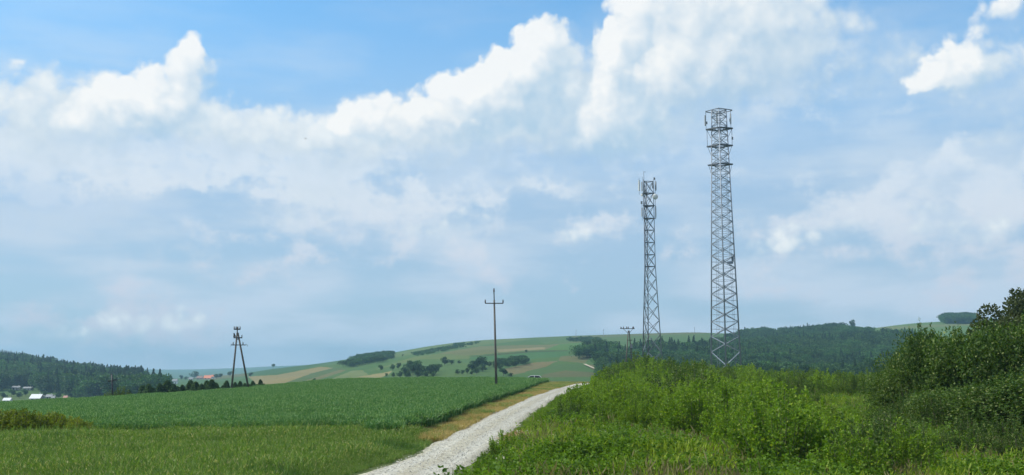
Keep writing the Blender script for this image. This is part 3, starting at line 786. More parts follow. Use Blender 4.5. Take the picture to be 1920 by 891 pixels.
# pale flower specks among them
M_flower = plain('flower_white', (.50, .50, .38), .8)
def flower(seed):
    r = np.random.default_rng(seed); n = 9
    p = np.c_[r.normal(size=(n, 2)) * .10, .62 + .10 * r.random(n)]
    v, q_ = leaves(p, r.normal(size=(n, 3)) * [1, 1, .2], .05, .05, r); b0 = np.c_[p[:, :2] * .4, np.zeros(n)]
    v2, q2, _ = blades(b0, p[:, 2], .008, .12, r)
    return quad_mesh('flower_head', *join((v, q_), (v2, q2)), M_flower)
N = 650
yy = 30 + 32 * rng.random(N); xx = np.interp(yy, cyy, cx) + 3 + rng.random(N) * (.5 * yy)
ok = hnoise(xx, yy, 4, 61) > .0; xx, yy = xx[ok], yy[ok]
tag(scatter('wildflowers', np.stack([xx, yy, zt(xx, yy)], -1), [flower(5), flower(6)], rng.integers(0, 2, len(xx)), .8 + .4 * rng.random(len(xx))),
    'white wildflower heads dotted through the roadside weeds', 'flowers', kind='stuff')

# loose stones on the track
def stone(seed):
    r = np.random.default_rng(seed); mb = MB()
    mb.lathe([(.0001, -.5), (.75, -.35), (1, .0), (.7, .42), (.0001, .55)], 6)
    v = np.array(mb.v) * (1 + .25 * r.normal(size=(len(mb.v), 1))) * [1, .75, .6]
    me = bpy.data.meshes.new('stone'); me.from_pydata(v.tolist(), [], mb.f); me.update(); me.materials.append(M_stone[seed % 3]); return me
M_stone = [plain('pale_stone', (.52, .51, .48), .85), plain('grey_stone', (.34, .33, .30), .85), plain('buff_stone', (.42, .38, .31), .85)]
N = 16000
k = (rng.random(N) ** 1.5 * len(S) * .8).astype(int); wv = (rng.random(N) * 2 - 1) * ROAD_W / 2 * 1.04
xx = cx[k] + nx[k] * wv + tx[k] * rng.random(N); yy = cyy[k] + ny[k] * wv + ty[k] * rng.random(N)
crown = .05 * (1 - (wv / 1.63) ** 2) - .03 * np.exp(-((np.abs(wv / 1.63) - .5) / .16) ** 2)
rot = rng.random((N, 3)) * [.5, .5, 6.28]
tag(scatter('track_stones', np.stack([xx, yy, zt(xx, yy) + .065 + crown], -1), [stone(k) for k in range(6)], rng.integers(0, 6, N),
            .018 + .035 * rng.random(N) ** 3, rot), 'loose pale stones strewn over the gravel track', 'gravel', kind='stuff')

# ------------------------------------------------------------------ far woods (read as masses)
def wood_points(polys, n, rmin, rmax, pxr, spacing=None):
    a = np.arctan((pxr[0] + (pxr[1] - pxr[0]) * rng.random(n) - 960) / F); r = np.sqrt(rmin ** 2 + (rmax ** 2 - rmin ** 2) * rng.random(n))
    x = r * np.sin(a); y = r * np.cos(a); z = zt(x, y); px, py = project(x, y, z)
    ok = np.zeros(n, bool)
    for p in polys: ok |= in_poly(px + hnoise(x, y, 25, 71) * 10, py + hnoise(x, y, 25, 72) * 3 + hnoise(x, y, 12, 77) * 3.5, p)
    return np.stack([x, y, z], -1)[ok]
M_wood2 = leaf_mat('light_wood_leaf', (.026, .086, .028), (.088, .195, .058), .25, .6, .35)
M_orch = leaf_mat('orchard_leaf', (.050, .105, .032), (.105, .185, .055), .25, .6, .5)
wd = [wood_tree(400 + k, M_wood) for k in range(4)] + [wood_tree(410 + k, M_wood2) for k in range(2)]; wc = [wood_tree(420 + k, M_con, True) for k in range(3)]
kinds = wd + wc
def wood(name, polys, n, rmin, rmax, pxr, hgt, con, label, light=0.0):
    p = wood_points(polys, n, rmin, rmax, pxr)
    c = rng.random(len(p)) < np.clip(con + 1.0 * hnoise(p[:, 0], p[:, 1], 60, 73), 0, 1) if con else np.zeros(len(p), bool)
    idx = np.where(c, rng.integers(6, 9, len(p)), rng.integers(0, 6, len(p)))
    lightp = hnoise(p[:, 0], p[:, 1], 55, 75) + .5 * hnoise(p[:, 0], p[:, 1], 22, 76) + .22 * rng.normal(size=len(p)) + light
    idx = np.where(~c, np.where(lightp > .12, rng.integers(4, 6, len(p)), rng.integers(0, 4, len(p))), idx)
    s = hgt / 10 * (.62 + .62 * rng.random(len(p)) + .5 * hnoise(p[:, 0], p[:, 1], 45, 74))
    tag(scatter(name, p - [0, 0, .3], kinds, idx, np.stack([s * 1.1, s * 1.1, s], -1)), label, 'wood', kind='stuff')
    return len(p)
nw = []
nw.append(wood('hillside_wood', [[(-260, 662), (0, 678), (60, 690), (110, 696), (190, 704), (215, 709), (240, 714), (268, 722), (292, 733), (315, 743), (250, 748), (150, 747), (130, 741),
     (78, 737), (64, 727), (18, 726), (0, 735), (-260, 744)]], 11000, 700, 1720, (-300, 420), 12.5, .45, 'dark mixed wood covering the low hill on the left'))
nw.append(wood('slope_wood', [[(1066, 677), (1096, 664), (1132, 662), (1172, 668), (1240, 662), (1322, 663), (1345, 653), (1372, 640), (1395, 631), (1480, 630), (1560, 622), (1600, 626), (1640, 632),
     (1700, 637), (1745, 650), (1760, 722), (1130, 722), (1118, 690), (1150, 684), (1150, 676), (1105, 671)]], 13000, 560, 1700, (1040, 1800), 9.8, .06,
     'deep green wood filling the slope behind the towers'))
nw.append(wood('hilltop_copse', [[(645, 689), (672, 673), (702, 669), (736, 667), (735, 673), (700, 682), (658, 690)]], 3200, 800, 1760, (620, 760), 6.2, 0,
     'compact copse on the hill crest behind the tan field', .15))
nw.append(wood('orchard_band', [[(775, 664), (820, 655), (862, 646), (900, 642), (893, 646), (862, 652), (815, 662), (780, 668)]], 3200, 800, 1760, (760, 920), 2.7, 0,
     'narrow band of low orchard trees near the hilltop', .5))
nw.append(wood('crest_copse', [[(1772, 603), (1828, 602), (1828, 606), (1772, 607)]], 9000, 1300, 1800, (1750, 1850), 11, 0, 'small dark copse standing on the skyline above the big bush'))
nw.append(wood('hedgerow', [[(920, 688), (935, 679), (990, 676), (990, 684), (960, 690), (930, 693)], [(1060, 640), (1100, 637), (1130, 640), (1100, 643)]], 14000, 560, 1700, (620, 1150), 5, 0, 'low bushy hedgerow strips between the hillside fields'))
print('instances: wheat', n_wheat, 'woods', nw)

# ------------------------------------------------------------------ bushes: shoots with leaves, each bush a thing with foliage and stems
def bush_meshes(seed, mat, n_leaf=3400, h=2.4, spread=1.05, leaf=.115, shoots=34):
    r = np.random.default_rng(seed)
    a = r.random(shoots) * 2 * math.pi; rr_ = spread * np.sqrt(r.random(shoots))
    hh = h * (1 - .42 * (rr_ / spread) ** 2) * (.72 + .38 * r.random(shoots))
    bx_ = np.c_[np.cos(a) * rr_ * .25, np.sin(a) * rr_ * .25, np.zeros(shoots)]
    tp = np.c_[np.cos(a) * rr_, np.sin(a) * rr_, hh]; mid = (bx_ * .55 + tp * .45) + np.c_[np.cos(a) * rr_ * .25, np.sin(a) * rr_ * .25, hh * .05]
    k = r.integers(0, shoots, n_leaf); t = (.12 + .9 * r.random(n_leaf) ** .75)[:, None]; t = np.minimum(t, 1)
    c = bx_[k] * (1 - t) ** 2 + 2 * mid[k] * t * (1 - t) + tp[k] * t ** 2
    c = c + r.normal(size=(n_leaf, 3)) * (.16 * (1.15 - t)) * [1.2, 1.2, .8]
    d = nrm(tp[k] - mid[k]) * .5 + r.normal(size=(n_leaf, 3)) * .6 + np.c_[nrm(c[:, :2] + 1e-6) * .4, np.zeros(n_leaf)]
    L = leaf * (.7 + .6 * r.random(n_leaf))
    V_, Q_ = leaves(c, d, L, L * .55, r)
    fol = quad_mesh('foliage', V_, Q_, mat)
    mb = MB()
    for s_ in range(0, shoots):
        pts_ = [bx_[s_] * (1 - t_) ** 2 + 2 * mid[s_] * t_ * (1 - t_) + tp[s_] * t_ ** 2 for t_ in (0, .35, .7, .97)]
        mb.tube(pts_, [.022, .016, .011, .005], 4, cap=False)
    st = bpy.data.meshes.new('stems'); st.from_pydata(mb.v, [], mb.f); st.update(); st.materials.append(M_bark if mat is not M_bush[0] else M_stalk)
    return fol, st
bush_kinds = {
    'leafy': [bush_meshes(500 + k, M_bush[0], 6600, 2.3, 1.2, .092, 52) for k in range(5)],
    'willow': [bush_meshes(520 + k, M_bush[1], 6600, 2.9, 1.35, .095, 50) for k in range(4)],
    'hedge': [bush_meshes(560 + k, M_bush[3], 6000, 2.4, 1.35, .095, 48) for k in range(3)],
    'yellow': [bush_meshes(540 + k, M_bush[2], 2600, 1.3, 1.0, .10, 36) for k in range(2)],
}
def bush(kind, x, y, s, label, group, sz=1.0, name='shrub'):
    o = empty(name, (x, y, gz(x, y) - .04), rng.random() * 6.28); o.scale = (s * (.9 + .25 * rng.random()), s * (.9 + .25 * rng.random()), s * sz)
    f, st = random.choice(bush_kinds[kind])
    link('foliage', f, o); link('stems', st, o)
    return tag(o, label, 'bush', group)
# where bushes stand: outline in photo pixels of their feet (flat ground) -> a filtered scatter
thick = np.array([flat(*p) for p in [(1092, 742), (1070, 752), (1040, 772), (1010, 794), (1040, 812), (1130, 820), (1250, 822), (1330, 858), (1400, 888), (1460, 925), (1560, 945), (1660, 940), (1745, 905),
                                     (1725, 822), (1650, 800), (1530, 782), (1445, 760), (1420, 748), (1250, 742), (1150, 739)]])
chosen = []
def poisson(poly, d, n, avoid=()):
    lo, hi = poly.min(0), poly.max(0); out = []
    for _ in range(n):
        p = lo + (hi - lo) * rng.random(2)
        if not in_poly(np.array([p[0]]), np.array([p[1]]), [tuple(q) for q in poly])[0]: continue
        dd = d * (p[1] / 60) ** .45
        if any((p[0] - q[0]) ** 2 + (p[1] - q[1]) ** 2 < (dd * min(1, 1)) ** 2 for q in chosen): continue
        chosen.append(p); out.append(p)
    return out
front = poisson(thick, 2.25, 5000)
fr_sky = ([1000, 1040, 1090, 1120, 1160, 1210, 1260, 1300, 1400, 1470, 1540, 1640, 1720], [784, 756, 730, 710, 692, 693, 697, 703, 720, 744, 774, 794, 804])
nb = 0
for p in sorted(front, key=lambda q: q[1]):
    ppx = 960 + F * p[0] / p[1]
    foot = 680 + 4.3 * F / p[1]; top = np.interp(ppx, *fr_sky)
    hmax = (foot - top) / F * p[1]
    h = min(hmax, 2.7 + .5 * rng.random()) * (.70 + .36 * rng.random()); h = max(h, 1.15)
    row_ = 'at the front of the thicket' if p[1] < 58 else ('by the track' if ppx < 1075 else 'in the middle of the thicket')
    lab = 'bright green leafy bush %s' % row_
    bush('leafy' if rng.random() < .94 else 'willow', p[0], p[1], h / 2.02, lab, 'leafy bushes of the trackside thicket ' + row_); nb += 1
back = np.array([flat(*p) for p in [(1110, 728), (1128, 741), (1250, 744), (1420, 750), (1470, 751), (1560, 747), (1700, 750), (1760, 750), (1760, 722), (1500, 716), (1250, 716), (1120, 716)]])
bk_sky = ([1100, 1120, 1150, 1180, 1210, 1260, 1300, 1340, 1400, 1440, 1500, 1560, 1600, 1660, 1760], [722, 706, 681, 671, 668, 674, 677, 682, 682, 687, 686, 690, 689, 692, 690])
hedge_pts = poisson(back, 3.0, 5000)
for p in sorted(hedge_pts, key=lambda q: q[1]):
    ppx = 960 + F * p[0] / p[1]; foot = 680 + 4.3 * F / p[1]; top = np.interp(ppx, *bk_sky) + 2
    hmax = (foot - top) / F * p[1]; h = max(1.2, hmax * (.80 + .24 * rng.random()))
    if p[1] > 175 and rng.random() < .4: continue
    bush('hedge' if rng.random() < .7 else 'leafy', p[0], p[1], h / 2.15, 'dark green bush in the hedge below the lattice towers', 'bushes of the hedge below the towers', 1.0); nb += 1
# yellowish bushes at the meadow's far left corner and low shrubs along the crest
for px_, py_, s_ in [(-30, 816, 1.3), (2, 818, 1.35), (28, 815, 1.25), (50, 818, 1.3), (74, 815, 1.2), (98, 817, 1.1), (118, 815, 1.1), (138, 817, .9), (158, 816, .75), (-70, 818, 1.3), (176, 817, .5), (15, 812, 1.3), (86, 812, 1.1)]:
    p = flat(px_, py_); bush('yellow', p[0], p[1], s_ * 1.05, 'yellow-green bush at the far meadow edge in front of the wheat', 'yellowish bushes at the meadow edge'); nb += 1
for px_, Y_, h_, lab in [(214, 166, 2.3, 'small round bush behind the crest left of the conifers'), (238, 168, 2.9, 'wider olive bush on the crest beside the pole with crossarm')]:
    x_ = (px_ - 960) / F * Y_; bush('willow', x_, Y_, h_ / 2.6, lab, None, .85); nb += 1
# weeds round the foot of the wooden pole
for dx in (-.7, .3, 1.0):
    x_ = (931 - 960) / F * 146 + dx; bush('leafy', x_, 145.5, .55, 'low weed clump round the foot of the wooden pole', 'weed clumps at the pole foot', .9, name='weed_clump')
# young saplings scattered through the weeds beside the track
sap = np.array([flat(*q) for q in [(905, 905), (940, 862), (985, 845), (1040, 822), (1130, 830), (1260, 838), (1340, 862), (1420, 905)]])
for p in poisson(sap, 2.1, 160):
    bush('leafy' if rng.random() < .7 else 'hedge', p[0], p[1], .30 + .26 * rng.random(), 'small sapling bush standing among the weeds in the right foreground', 'saplings among the roadside weeds', 1.1, name='sapling'); nb += 1
print('bushes', nb, len(front), len(hedge_pts))

# ------------------------------------------------------------------ trees as things
def tree_meshes(seed, mat, h, cr, n_leaf, leaf, trunk_h=.25, lobes=16, flat_top=False, limb=6, shoots=0):
    r = np.random.default_rng(seed); th = h * trunk_h
    bc = np.c_[r.normal(size=(lobes, 2)) * cr * .48, th + (h - th) * (.22 + .62 * r.random(lobes))]
    if flat_top: bc[:, 2] = th + (h - th) * (.55 + .3 * r.random(lobes))
    shrink = 1 - .55 * np.clip((bc[:, 2] - h * .6) / (h * .4), 0, 1); bc[:, :2] *= shrink[:, None]
    br = cr * (.30 + .22 * r.random(lobes))
    k = r.integers(0, lobes, n_leaf); dd = nrm(r.normal(size=(n_leaf, 3)))
    c = bc[k] + dd * (br[k] * (.55 + .5 * r.random(n_leaf) ** .6))[:, None]
    c[:, 2] = np.maximum(c[:, 2], th * .6)
    L = leaf * (.7 + .6 * r.random(n_leaf))
    V_, Q_ = leaves(c, dd + r.normal(size=(n_leaf, 3)) * .8, L, L * .6, r)
    for q in range(shoots):                                  # young shoots standing out of the crown
        a_ = r.random() * 6.28; r0 = cr * .85 * math.sqrt(r.random()); b_ = np.array([math.cos(a_) * r0, math.sin(a_) * r0, h * (.35 + .5 * (1 - r0 / cr) + .1 * r.random())])
        e_ = b_ + np.array([math.cos(a_) * .35, math.sin(a_) * .35, .9 + .9 * r.random()]); m_ = 60; t_ = r.random((m_, 1))
        cc = b_ * (1 - t_) + e_ * t_ + r.normal(size=(m_, 3)) * .10 * (1.1 - t_)
        V2, Q2 = leaves(cc, r.normal(size=(m_, 3)) + [0, 0, .7], leaf * .9, leaf * .45, r); V_, Q_ = join((V_, Q_), (V2, Q2))
    crown = quad_mesh('crown', V_, Q_, mat)
    mb = MB(); tr = h * .022 + .03
    mb.tube([(0, 0, -.3), (r.normal() * .02 * h, r.normal() * .02 * h, th), (r.normal() * .03 * h, r.normal() * .03 * h, h * .7)], [tr * 1.3, tr, tr * .3], 7)
    for q in range(limb):
        b_ = bc[q % lobes]; mb.tube([(0, 0, th * (.8 + .4 * r.random())), tuple(b_ * [.5, .5, .85]), tuple(b_)], [tr * .5, tr * .3, tr * .12], 5)
    tm = bpy.data.meshes.new('trunk'); tm.from_pydata(mb.v, [], mb.f); tm.update(); tm.materials.append(M_bark)
    return crown, tm
def tree(name, meshes, loc, s, label, group=None, cat='tree'):
    o = empty(name, loc, rng.random() * 6.28); o.scale = s if hasattr(s, '__len__') else (s, s, s)
    link('crown', meshes[0], o); link('trunk', meshes[1], o)
    return tag(o, label, cat, group)
# big willow-like trees closing the right edge
big = [tree_meshes(600 + k, M_bush[1], 5.6, 2.5, 11500, .17, .10, 30, shoots=70) for k in range(4)]
BT = [  # px of the middle, distance, top py, width, label
    (1685, 62, 676, .72, 'lower grey-green willow tree at the open end of the clump beside the clearing'),
    (1742, 60, 607, .70, 'slender upright willow tree with a thin spire top'),
    (1715, 63, 640, .72, 'middle willow tree left of the spire, sloping down to the clearing'),
    (1790, 66, 628, 1.0, 'willow tree filling the gap between the spire and the broad crown'),
    (1838, 58, 610, 1.05, 'broad pale-leaved willow tree with a rounded top'),
    (1905, 56, 594, 1.05, 'full willow tree cut by the right edge of the view'),
    (1975, 60, 582, 1.1, 'tall willow tree mostly beyond the right edge'),
    (1775, 51, 728, .85, 'low dark willow tree in front of the clump'),
    (1850, 48, 715, .9, 'low spreading willow tree in the right corner'),
    (1925, 48, 690, 1.0, 'mid-height willow tree in the corner beyond the low ones'),
]
for i, (ppx, Y_, top, wdt, lab) in enumerate(BT):
    p = at(ppx, 760, Y_); zb = gz(p.x, Y_); ztop = at(ppx, top, Y_).z; h = ztop - zb
    tree('willow_tree', big[i % 4], (p.x, Y_, zb - .05), (wdt, wdt, h / 6.0), lab)
p = at(1914, 640, 92); oliv = tree_meshes(640, M_olive, 10.5, 3.5, 15000, .30, .22, 26)
tree('olive_green_tree', oliv, (p.x, 92, gz(p.x, 92)), (1.0, 1.0, (at(1912, 551, 92).z - gz(p.x, 92)) / 10.2), 'round dark olive tree rising behind the right-hand willows')

# bushes closing the near side of the small clearing
for ppx, foot, hh_ in [(1498, 786, 1.5), (1528, 794, 1.4), (1556, 800, 1.3), (1585, 804, 1.3), (1614, 808, 1.25), (1642, 806, 1.5), (1664, 790, 2.0), (1684, 778, 2.4), (1702, 770, 2.6), (1660, 772, 1.9), (1530, 768, 1.6), (1505, 765, 1.9)]:
    p_ = flat(ppx, foot); bush('leafy' if rng.random() < .6 else 'hedge', p_[0], p_[1], hh_ / 2.1, 'green bush on the edge of the small grassy clearing before the willows', 'bushes round the small clearing')
# low willow bushes round the foot of the clump
for q, (ppx, foot, hh_) in enumerate([(1668, 838, 1.9), (1700, 850, 1.7), (1735, 862, 1.5), (1765, 868, 1.8), (1800, 872, 1.6), (1835, 876, 1.7), (1872, 874, 1.6), (1908, 878, 1.8), (1945, 880, 1.7), (1655, 815, 1.8),
                                      (1690, 818, 2.3), (1730, 830, 2.2), (1688, 796, 3.0), (1712, 808, 3.1), (1742, 820, 3.2), (1772, 834, 2.9), (1665, 800, 2.2), (1820, 856, 2.1), (1890, 858, 2.2)]):
    p_ = flat(ppx, foot + 8); bush('willow', p_[0], p_[1], hh_ / 2.9, 'low dark willow bush at the foot of the right-hand willow clump', 'low willow bushes at the foot of the clump', name='willow_bush')
# hillside trees
hill_k = [tree_meshes(660 + k, M_wood, 10, 3.6, 900, .95, .16, 14, limb=3) for k in range(4)]
mush = tree_meshes(680, M_wood, 10, 4.2, 700, .95, .42, 12, flat_top=True, limb=4)
def hill_tree(ppx, foot, hpx, label, group=None, wide=1.0, kind=None, lo=420):
    g_ = ground(ppx, foot, lo=lo); h = hpx / F * g_.y * 1.03
    s = h / 9.6
    tree('hillside_tree', kind or random.choice(hill_k), g_ - Vector((0, 0, .2)), (s * wide, s * wide, s), label, group)
hill_tree(512, 692.5, 9, 'lone tree with a flat crown standing on the hill skyline', kind=mush)
hill_tree(714, 696, 11, 'first small tree of the loose row on the hillside meadow')
hill_tree(736, 695, 11, 'round tree touching a taller one left of the dark clump'); hill_tree(748, 693, 12, 'taller rounded tree left of the dark clump')
for q, (ppx, foot, hp_) in enumerate([(725, 707, 7), (738, 708, 9), (750, 708, 12), (760, 706, 16), (768, 695, 19), (774, 704, 20), (780, 698, 22), (786, 703, 19), (793, 706, 16), (801, 705, 17),
                                      (809, 704, 19), (817, 702, 18), (822, 697, 14), (765, 709, 14), (782, 709, 15), (798, 709, 14), (812, 708, 12)]):
    hill_tree(ppx, foot, hp_, 'dark tree in the dense clump above the middle of the wheat', 'dark trees of the dense hillside clump', 1.15)
hill_tree(834, 685, 15, 'large round solitary tree right of the dense clump', wide=1.2); hill_tree(847, 683.5, 9, 'small round tree beside the large solitary one', wide=1.2)
hill_tree(861, 682, 6, 'tiny bush-like tree in the field right of the solitary pair', wide=1.3)
for q, (ppx, foot, hp_) in enumerate([(858, 702, 9), (868, 703, 9), (876, 701, 12), (884, 699, 16), (891, 696, 20), (898, 693, 21), (904, 690, 20), (894, 702, 12), (905, 697, 14), (885, 704, 9)]):
    hill_tree(ppx, foot, hp_, 'dark tree in the slanting clump left of the wooden pole', 'dark trees of the clump beside the wooden pole', 1.15)
for ppx, foot, hp_ in [(918, 688, 10), (930, 686, 10), (943, 685, 11), (955, 684, 12), (966, 683, 12), (976, 682, 12), (985, 682, 10)]:
    hill_tree(ppx, foot, hp_, 'tree in the dark belt right of the wooden pole', 'trees of the belt right of the wooden pole', 1.2)
hill_tree(944, 705, 13, 'broad bush-like tree just over the wheat right of the pole', wide=1.5); hill_tree(957, 706, 7, 'low bush tailing off right of the broad one', wide=1.6)
hill_tree(987, 661, 5, 'small tree on the field boundary high on the hill', wide=1.1)
hill_tree(755, 668, 3.5, 'tiny tree in the pale field under the crest', wide=1.3)
hill_tree(568, 720, 6, 'low round bush left of a smaller one on the tan slope', wide=1.5); hill_tree(578, 720, 5, 'smaller bush beside the low round one', wide=1.6); hill_tree(589, 716, 7, 'single upright bush above the wheat crest')
hill_tree(616, 719, 4, 'tiny bush at the foot of the pale strip', wide=1.8)
hill_tree(470, 707, 8, 'round tree between the legs of the double pole and the tan field', wide=1.2)
hill_tree(1600, 618, 17, 'tall dark tree standing square above the slope wood', wide=.75); hill_tree(1568, 616, 13, 'bushy tree topping the slope wood', wide=1.4); hill_tree(1580, 616, 11, 'lower tree leaning on the one topping the wood', wide=1.2)
for ppx, foot, hp_ in [(6, 748, 12), (22, 744, 13), (36, 747, 11), (47, 743, 12), (84, 744, 10), (110, 747, 12), (133, 748, 12), (145, 749, 11), (160, 749, 12), (330, 738, 12), (345, 737, 13), (360, 738, 11), (322, 739, 11), (375, 737, 10)]:
    hill_tree(ppx, foot, hp_, 'dark round tree among the houses and along the foot of the left wood', 'trees round the hamlet below the left wood', 1.2, lo=500)
for ppx, foot, hp_, lab, wd_ in [(365, 710, 13, 'round grey-green tree on the skyline left of the orange roof', 1.25), (308, 711, 8, 'dark tree between two roofs on the skyline', 1.1),
                                (319, 713, 9, 'dark tree left of the pale house', 1.1), (340, 713, 9, 'tall dark tree right of the pale house', 1.0), (348, 713, 7, 'lower tree next to the tall dark one', 1.2),
                                (406, 710, 8, 'dark bushy tree right of the orange roof', 1.5), (414, 709, 8, 'second bushy tree right of the orange roof', 1.4), (431, 706, 9, 'greyish tree beside the left foot of the double pole', 1.4),
                                (383, 711, 5, 'small tree below the brown roof', 1.3), (355, 712, 5, 'small shrubby tree under the round grey-green tree', 1.4)]:
    hill_tree(ppx, foot, hp_, lab, wide=wd_, lo=900)

# conifer row behind the crest
M_con2 = leaf_mat('young_spruce_needles', (.034, .080, .028), (.092, .165, .052), .15, .6, .6)
def conifer_meshes(seed, n=1500):
    r = np.random.default_rng(seed); t = r.random(n) ** .7; a = r.random(n) * 2 * math.pi
    tier = np.floor(t * 9) / 9; rad_ = (1 - t) ** .62 * 1.45 * (1 - .30 * (t - tier) * 9) * (.35 + .75 * r.random(n) ** .5) + .10
    rad_ = rad_ * (1 + .25 * np.sin(a * 3 + seed) * np.sin(a * 2 + t * 7))
    c = np.c_[rad_ * np.cos(a), rad_ * np.sin(a), .25 + t * 4.5]; d = np.c_[np.cos(a), np.sin(a), -.15 + .5 * r.random(n)] * .6 + r.normal(size=(n, 3)) * .6
    V_, Q_ = leaves(c - nrm(d) * .15, d, .50 - .2 * t, .22, r); mb = MB(); mb.tube([(0, 0, -.2), (0, 0, 4.6)], [.09, .02], 6)
    tm = bpy.data.meshes.new('trunk'); tm.from_pydata(mb.v, [], mb.f); tm.update(); tm.materials.append(M_bark)
    return quad_mesh('crown', V_, Q_, M_con2), tm
con_k = [conifer_meshes(700 + k) for k in range(4)]
for ppx, top in [(243, 731), (268, 722), (279, 719), (287, 726), (300, 718), (307, 721), (314, 712), (326, 719), (333, 724), (342, 721), (357, 712), (367, 715), (378, 719), (388, 713), (397, 711), (405, 717),
                 (425, 713), (418, 722), (441, 716), (450, 714), (459, 718), (468, 720), (474, 714), (482, 720), (488, 711), (495, 719)]:
    Y_ = 205 + 14 * rng.random(); p = at(ppx, 720, Y_); zb = gz(p.x, Y_); h = at(ppx, top, Y_).z - zb; s = max(h, 1.5) / 4.9
    tree('spruce_tree', con_k[rng.integers(0, 4)], (p.x, Y_, zb), (s * (1.1 + .5 * rng.random()), s * (1.1 + .5 * rng.random()), s), 'young dark spruce in the row behind the wheat crest', 'spruces in the row behind the crest')

# ------------------------------------------------------------------ lattice towers
M_galv = plain('galvanised_steel', (.25, .29, .35), .55, .15, .18, 2.0)
M_galv_d = plain('weathered_steel', (.13, .15, .185), .6, .15, .2, 2.0)
M_white = plain('white_radome', (.72, .73, .72), .45, 0, .05)
M_gpanel = plain('grey_radome', (.38, .40, .43), .5, 0, .08)
M_box = plain('grey_box_metal', (.24, .25, .27), .5, .3)
M_conc = plain('concrete', (.36, .35, .32), .85, var=.2, scale=6, bump=.2)
def tower_base(ppx, Y_):
    x = (ppx - 960) / F * Y_; return Vector((x, Y_, gz(x, Y_)))

# --- taller tower: square section seen corner-on
YT = 187.0; p0 = tower_base(1361.5, YT); DT = math.hypot(p0.x, p0.y)
# seen straight, the base sits at the horizontal direction of px 1361.5 at row 690
p0 = at(1361.5, 690, YT); p0.z = gz(p0.x, p0.y)
zT = lambda py: at(1355, py, YT).z - p0.z
pxm = math.hypot(*(np.array(at(1361.5, 690, YT)) - np.array(at(1362.5, 690, YT)))[:2])   # metres per pixel there
big_t = empty('lattice_tower', p0, -math.atan2(p0.x, p0.y))
tag(big_t, 'tallest square steel lattice tower with three ring platforms and a framed top', 'lattice tower')
ztop = zT(206); zb_ = zT(690)
def RT(z):
    t = (z - zb_) / (ztop - zb_); return pxm * (27.2 + (13.6 - 27.2) * t)
dirs = [Vector((-1, 0, 0)), Vector((0, -1, 0)), Vector((1, 0, 0)), Vector((0, 1, 0))]
corner = lambda k, z: dirs[k % 4] * RT(z) + Vector((0, 0, z))
for k in range(4):
    mb = MB(); mb.tube([corner(k, 0.25), corner(k, ztop * .5), corner(k, ztop)], [.155, .135, .11], 8); mb.build('leg', M_galv, big_t, True)
    mb = MB(); c_ = corner(k, 0); mb.box((c_.x, c_.y, -.05), (1.3, 1.3, .7), Matrix.Rotation(R(45), 3, 'Z')); mb.build('footing', M_conc, big_t)
lv = [690.0]; st_ = 30.0
while lv[-1] - st_ > 214: lv.append(lv[-1] - st_); st_ = max(17.5, st_ * .962)
lv.append(208)
lz = [zT(q) for q in lv]; lz[0] = max(.6, lz[0] - 2.0)
mb = MB()
for f_ in range(4):
    for i in range(len(lz) - 1):
        z0, z1 = lz[i], lz[i + 1]; zm = (z0 + z1) / 2; w_ = .155 if i < 8 else .125
        A_, B_ = (f_, f_ + 1) if f_ in (0, 2) else (f_ + 1, f_)       # both front faces zigzag towards the front leg
        mb.bar(corner(A_, z0), corner(B_, zm), w_, w_ * .7); mb.bar(corner(B_, zm), corner(A_, z1), w_, w_ * .7)
        if i > 1: mb.bar(corner(A_, z1), corner(B_, z1), .06); mb.bar(corner(A_, zm), corner(B_, zm), .05)
mb.build('bracing', M_galv, big_t)
# ladder on the rear left face and a cable tray on the rear right one
def ladder(parent, base, top, ax, wid, name='ladder', step=.55, rail=.05, hoop=False):
    mb = MB(); base, top, ax = Vector(base), Vector(top), Vector(ax)
    for s in (-1, 1): mb.bar(base + ax * s * wid / 2, top + ax * s * wid / 2, rail)
    n = int((top - base).length / step)
    for i in range(1, n): c = base.lerp(top, i / n); mb.bar(c - ax * wid / 2, c + ax * wid / 2, rail * .6)
    return mb.build(name, M_galv, parent)
fl = lambda k, t, z: corner(k, z).lerp(corner(k + 1, z), t)
ax_ = (dirs[0] - dirs[3]).normalized()
ladder(big_t, fl(3, .52, 4.0), fl(3, .42, ztop - .6), ax_, .62)
ax2 = (dirs[2] - dirs[3]).normalized()
ladder(big_t, fl(2, .32, 1.2), fl(2, .35, ztop - 9), ax2, .40, 'cable_tray', .9, .05)
# ring platforms: a rim, struts and an open grating deck
def platform(z, r_out, name='platform'):
    o_ = []
    mb = MB(); n = 8
    ring = [Vector((math.cos(a_) * r_out, math.sin(a_) * r_out * .62, z)) for a_ in (-.16, .16, 1.41, 1.73, 2.98, 3.30, 4.55, 4.87)]
    for k in range(n):
        mb.bar(ring[k], ring[(k + 1) % n], .14, .16)
    for k in range(0, n): mb.bar(ring[k], ring[k] * .45 + Vector((0, 0, z * .55)), .09)
    for rr_ in (.82, .66, .5):
        for k in range(n): mb.bar(Vector((ring[k].x * rr_, ring[k].y * rr_, z - .02)), Vector((ring[(k + 1) % n].x * rr_, ring[(k + 1) % n].y * rr_, z - .02)), .10, .05)
    o_ = mb.build(name, M_galv_d, big_t)
    st2 = MB()
    for k in range(4): st2.bar(corner(k, z - 2.0), Vector((dirs[k].x * r_out * .93, dirs[k].y * r_out * .6, z - .08)), .07)
    st2.build('strut', M_galv_d, o_)
    return o_
P1, P2, P3 = zT(309), zT(274), zT(242)
platform(P1, 23.5 * pxm); platform(P2, 24.5 * pxm); platform(P3, 25.5 * pxm)
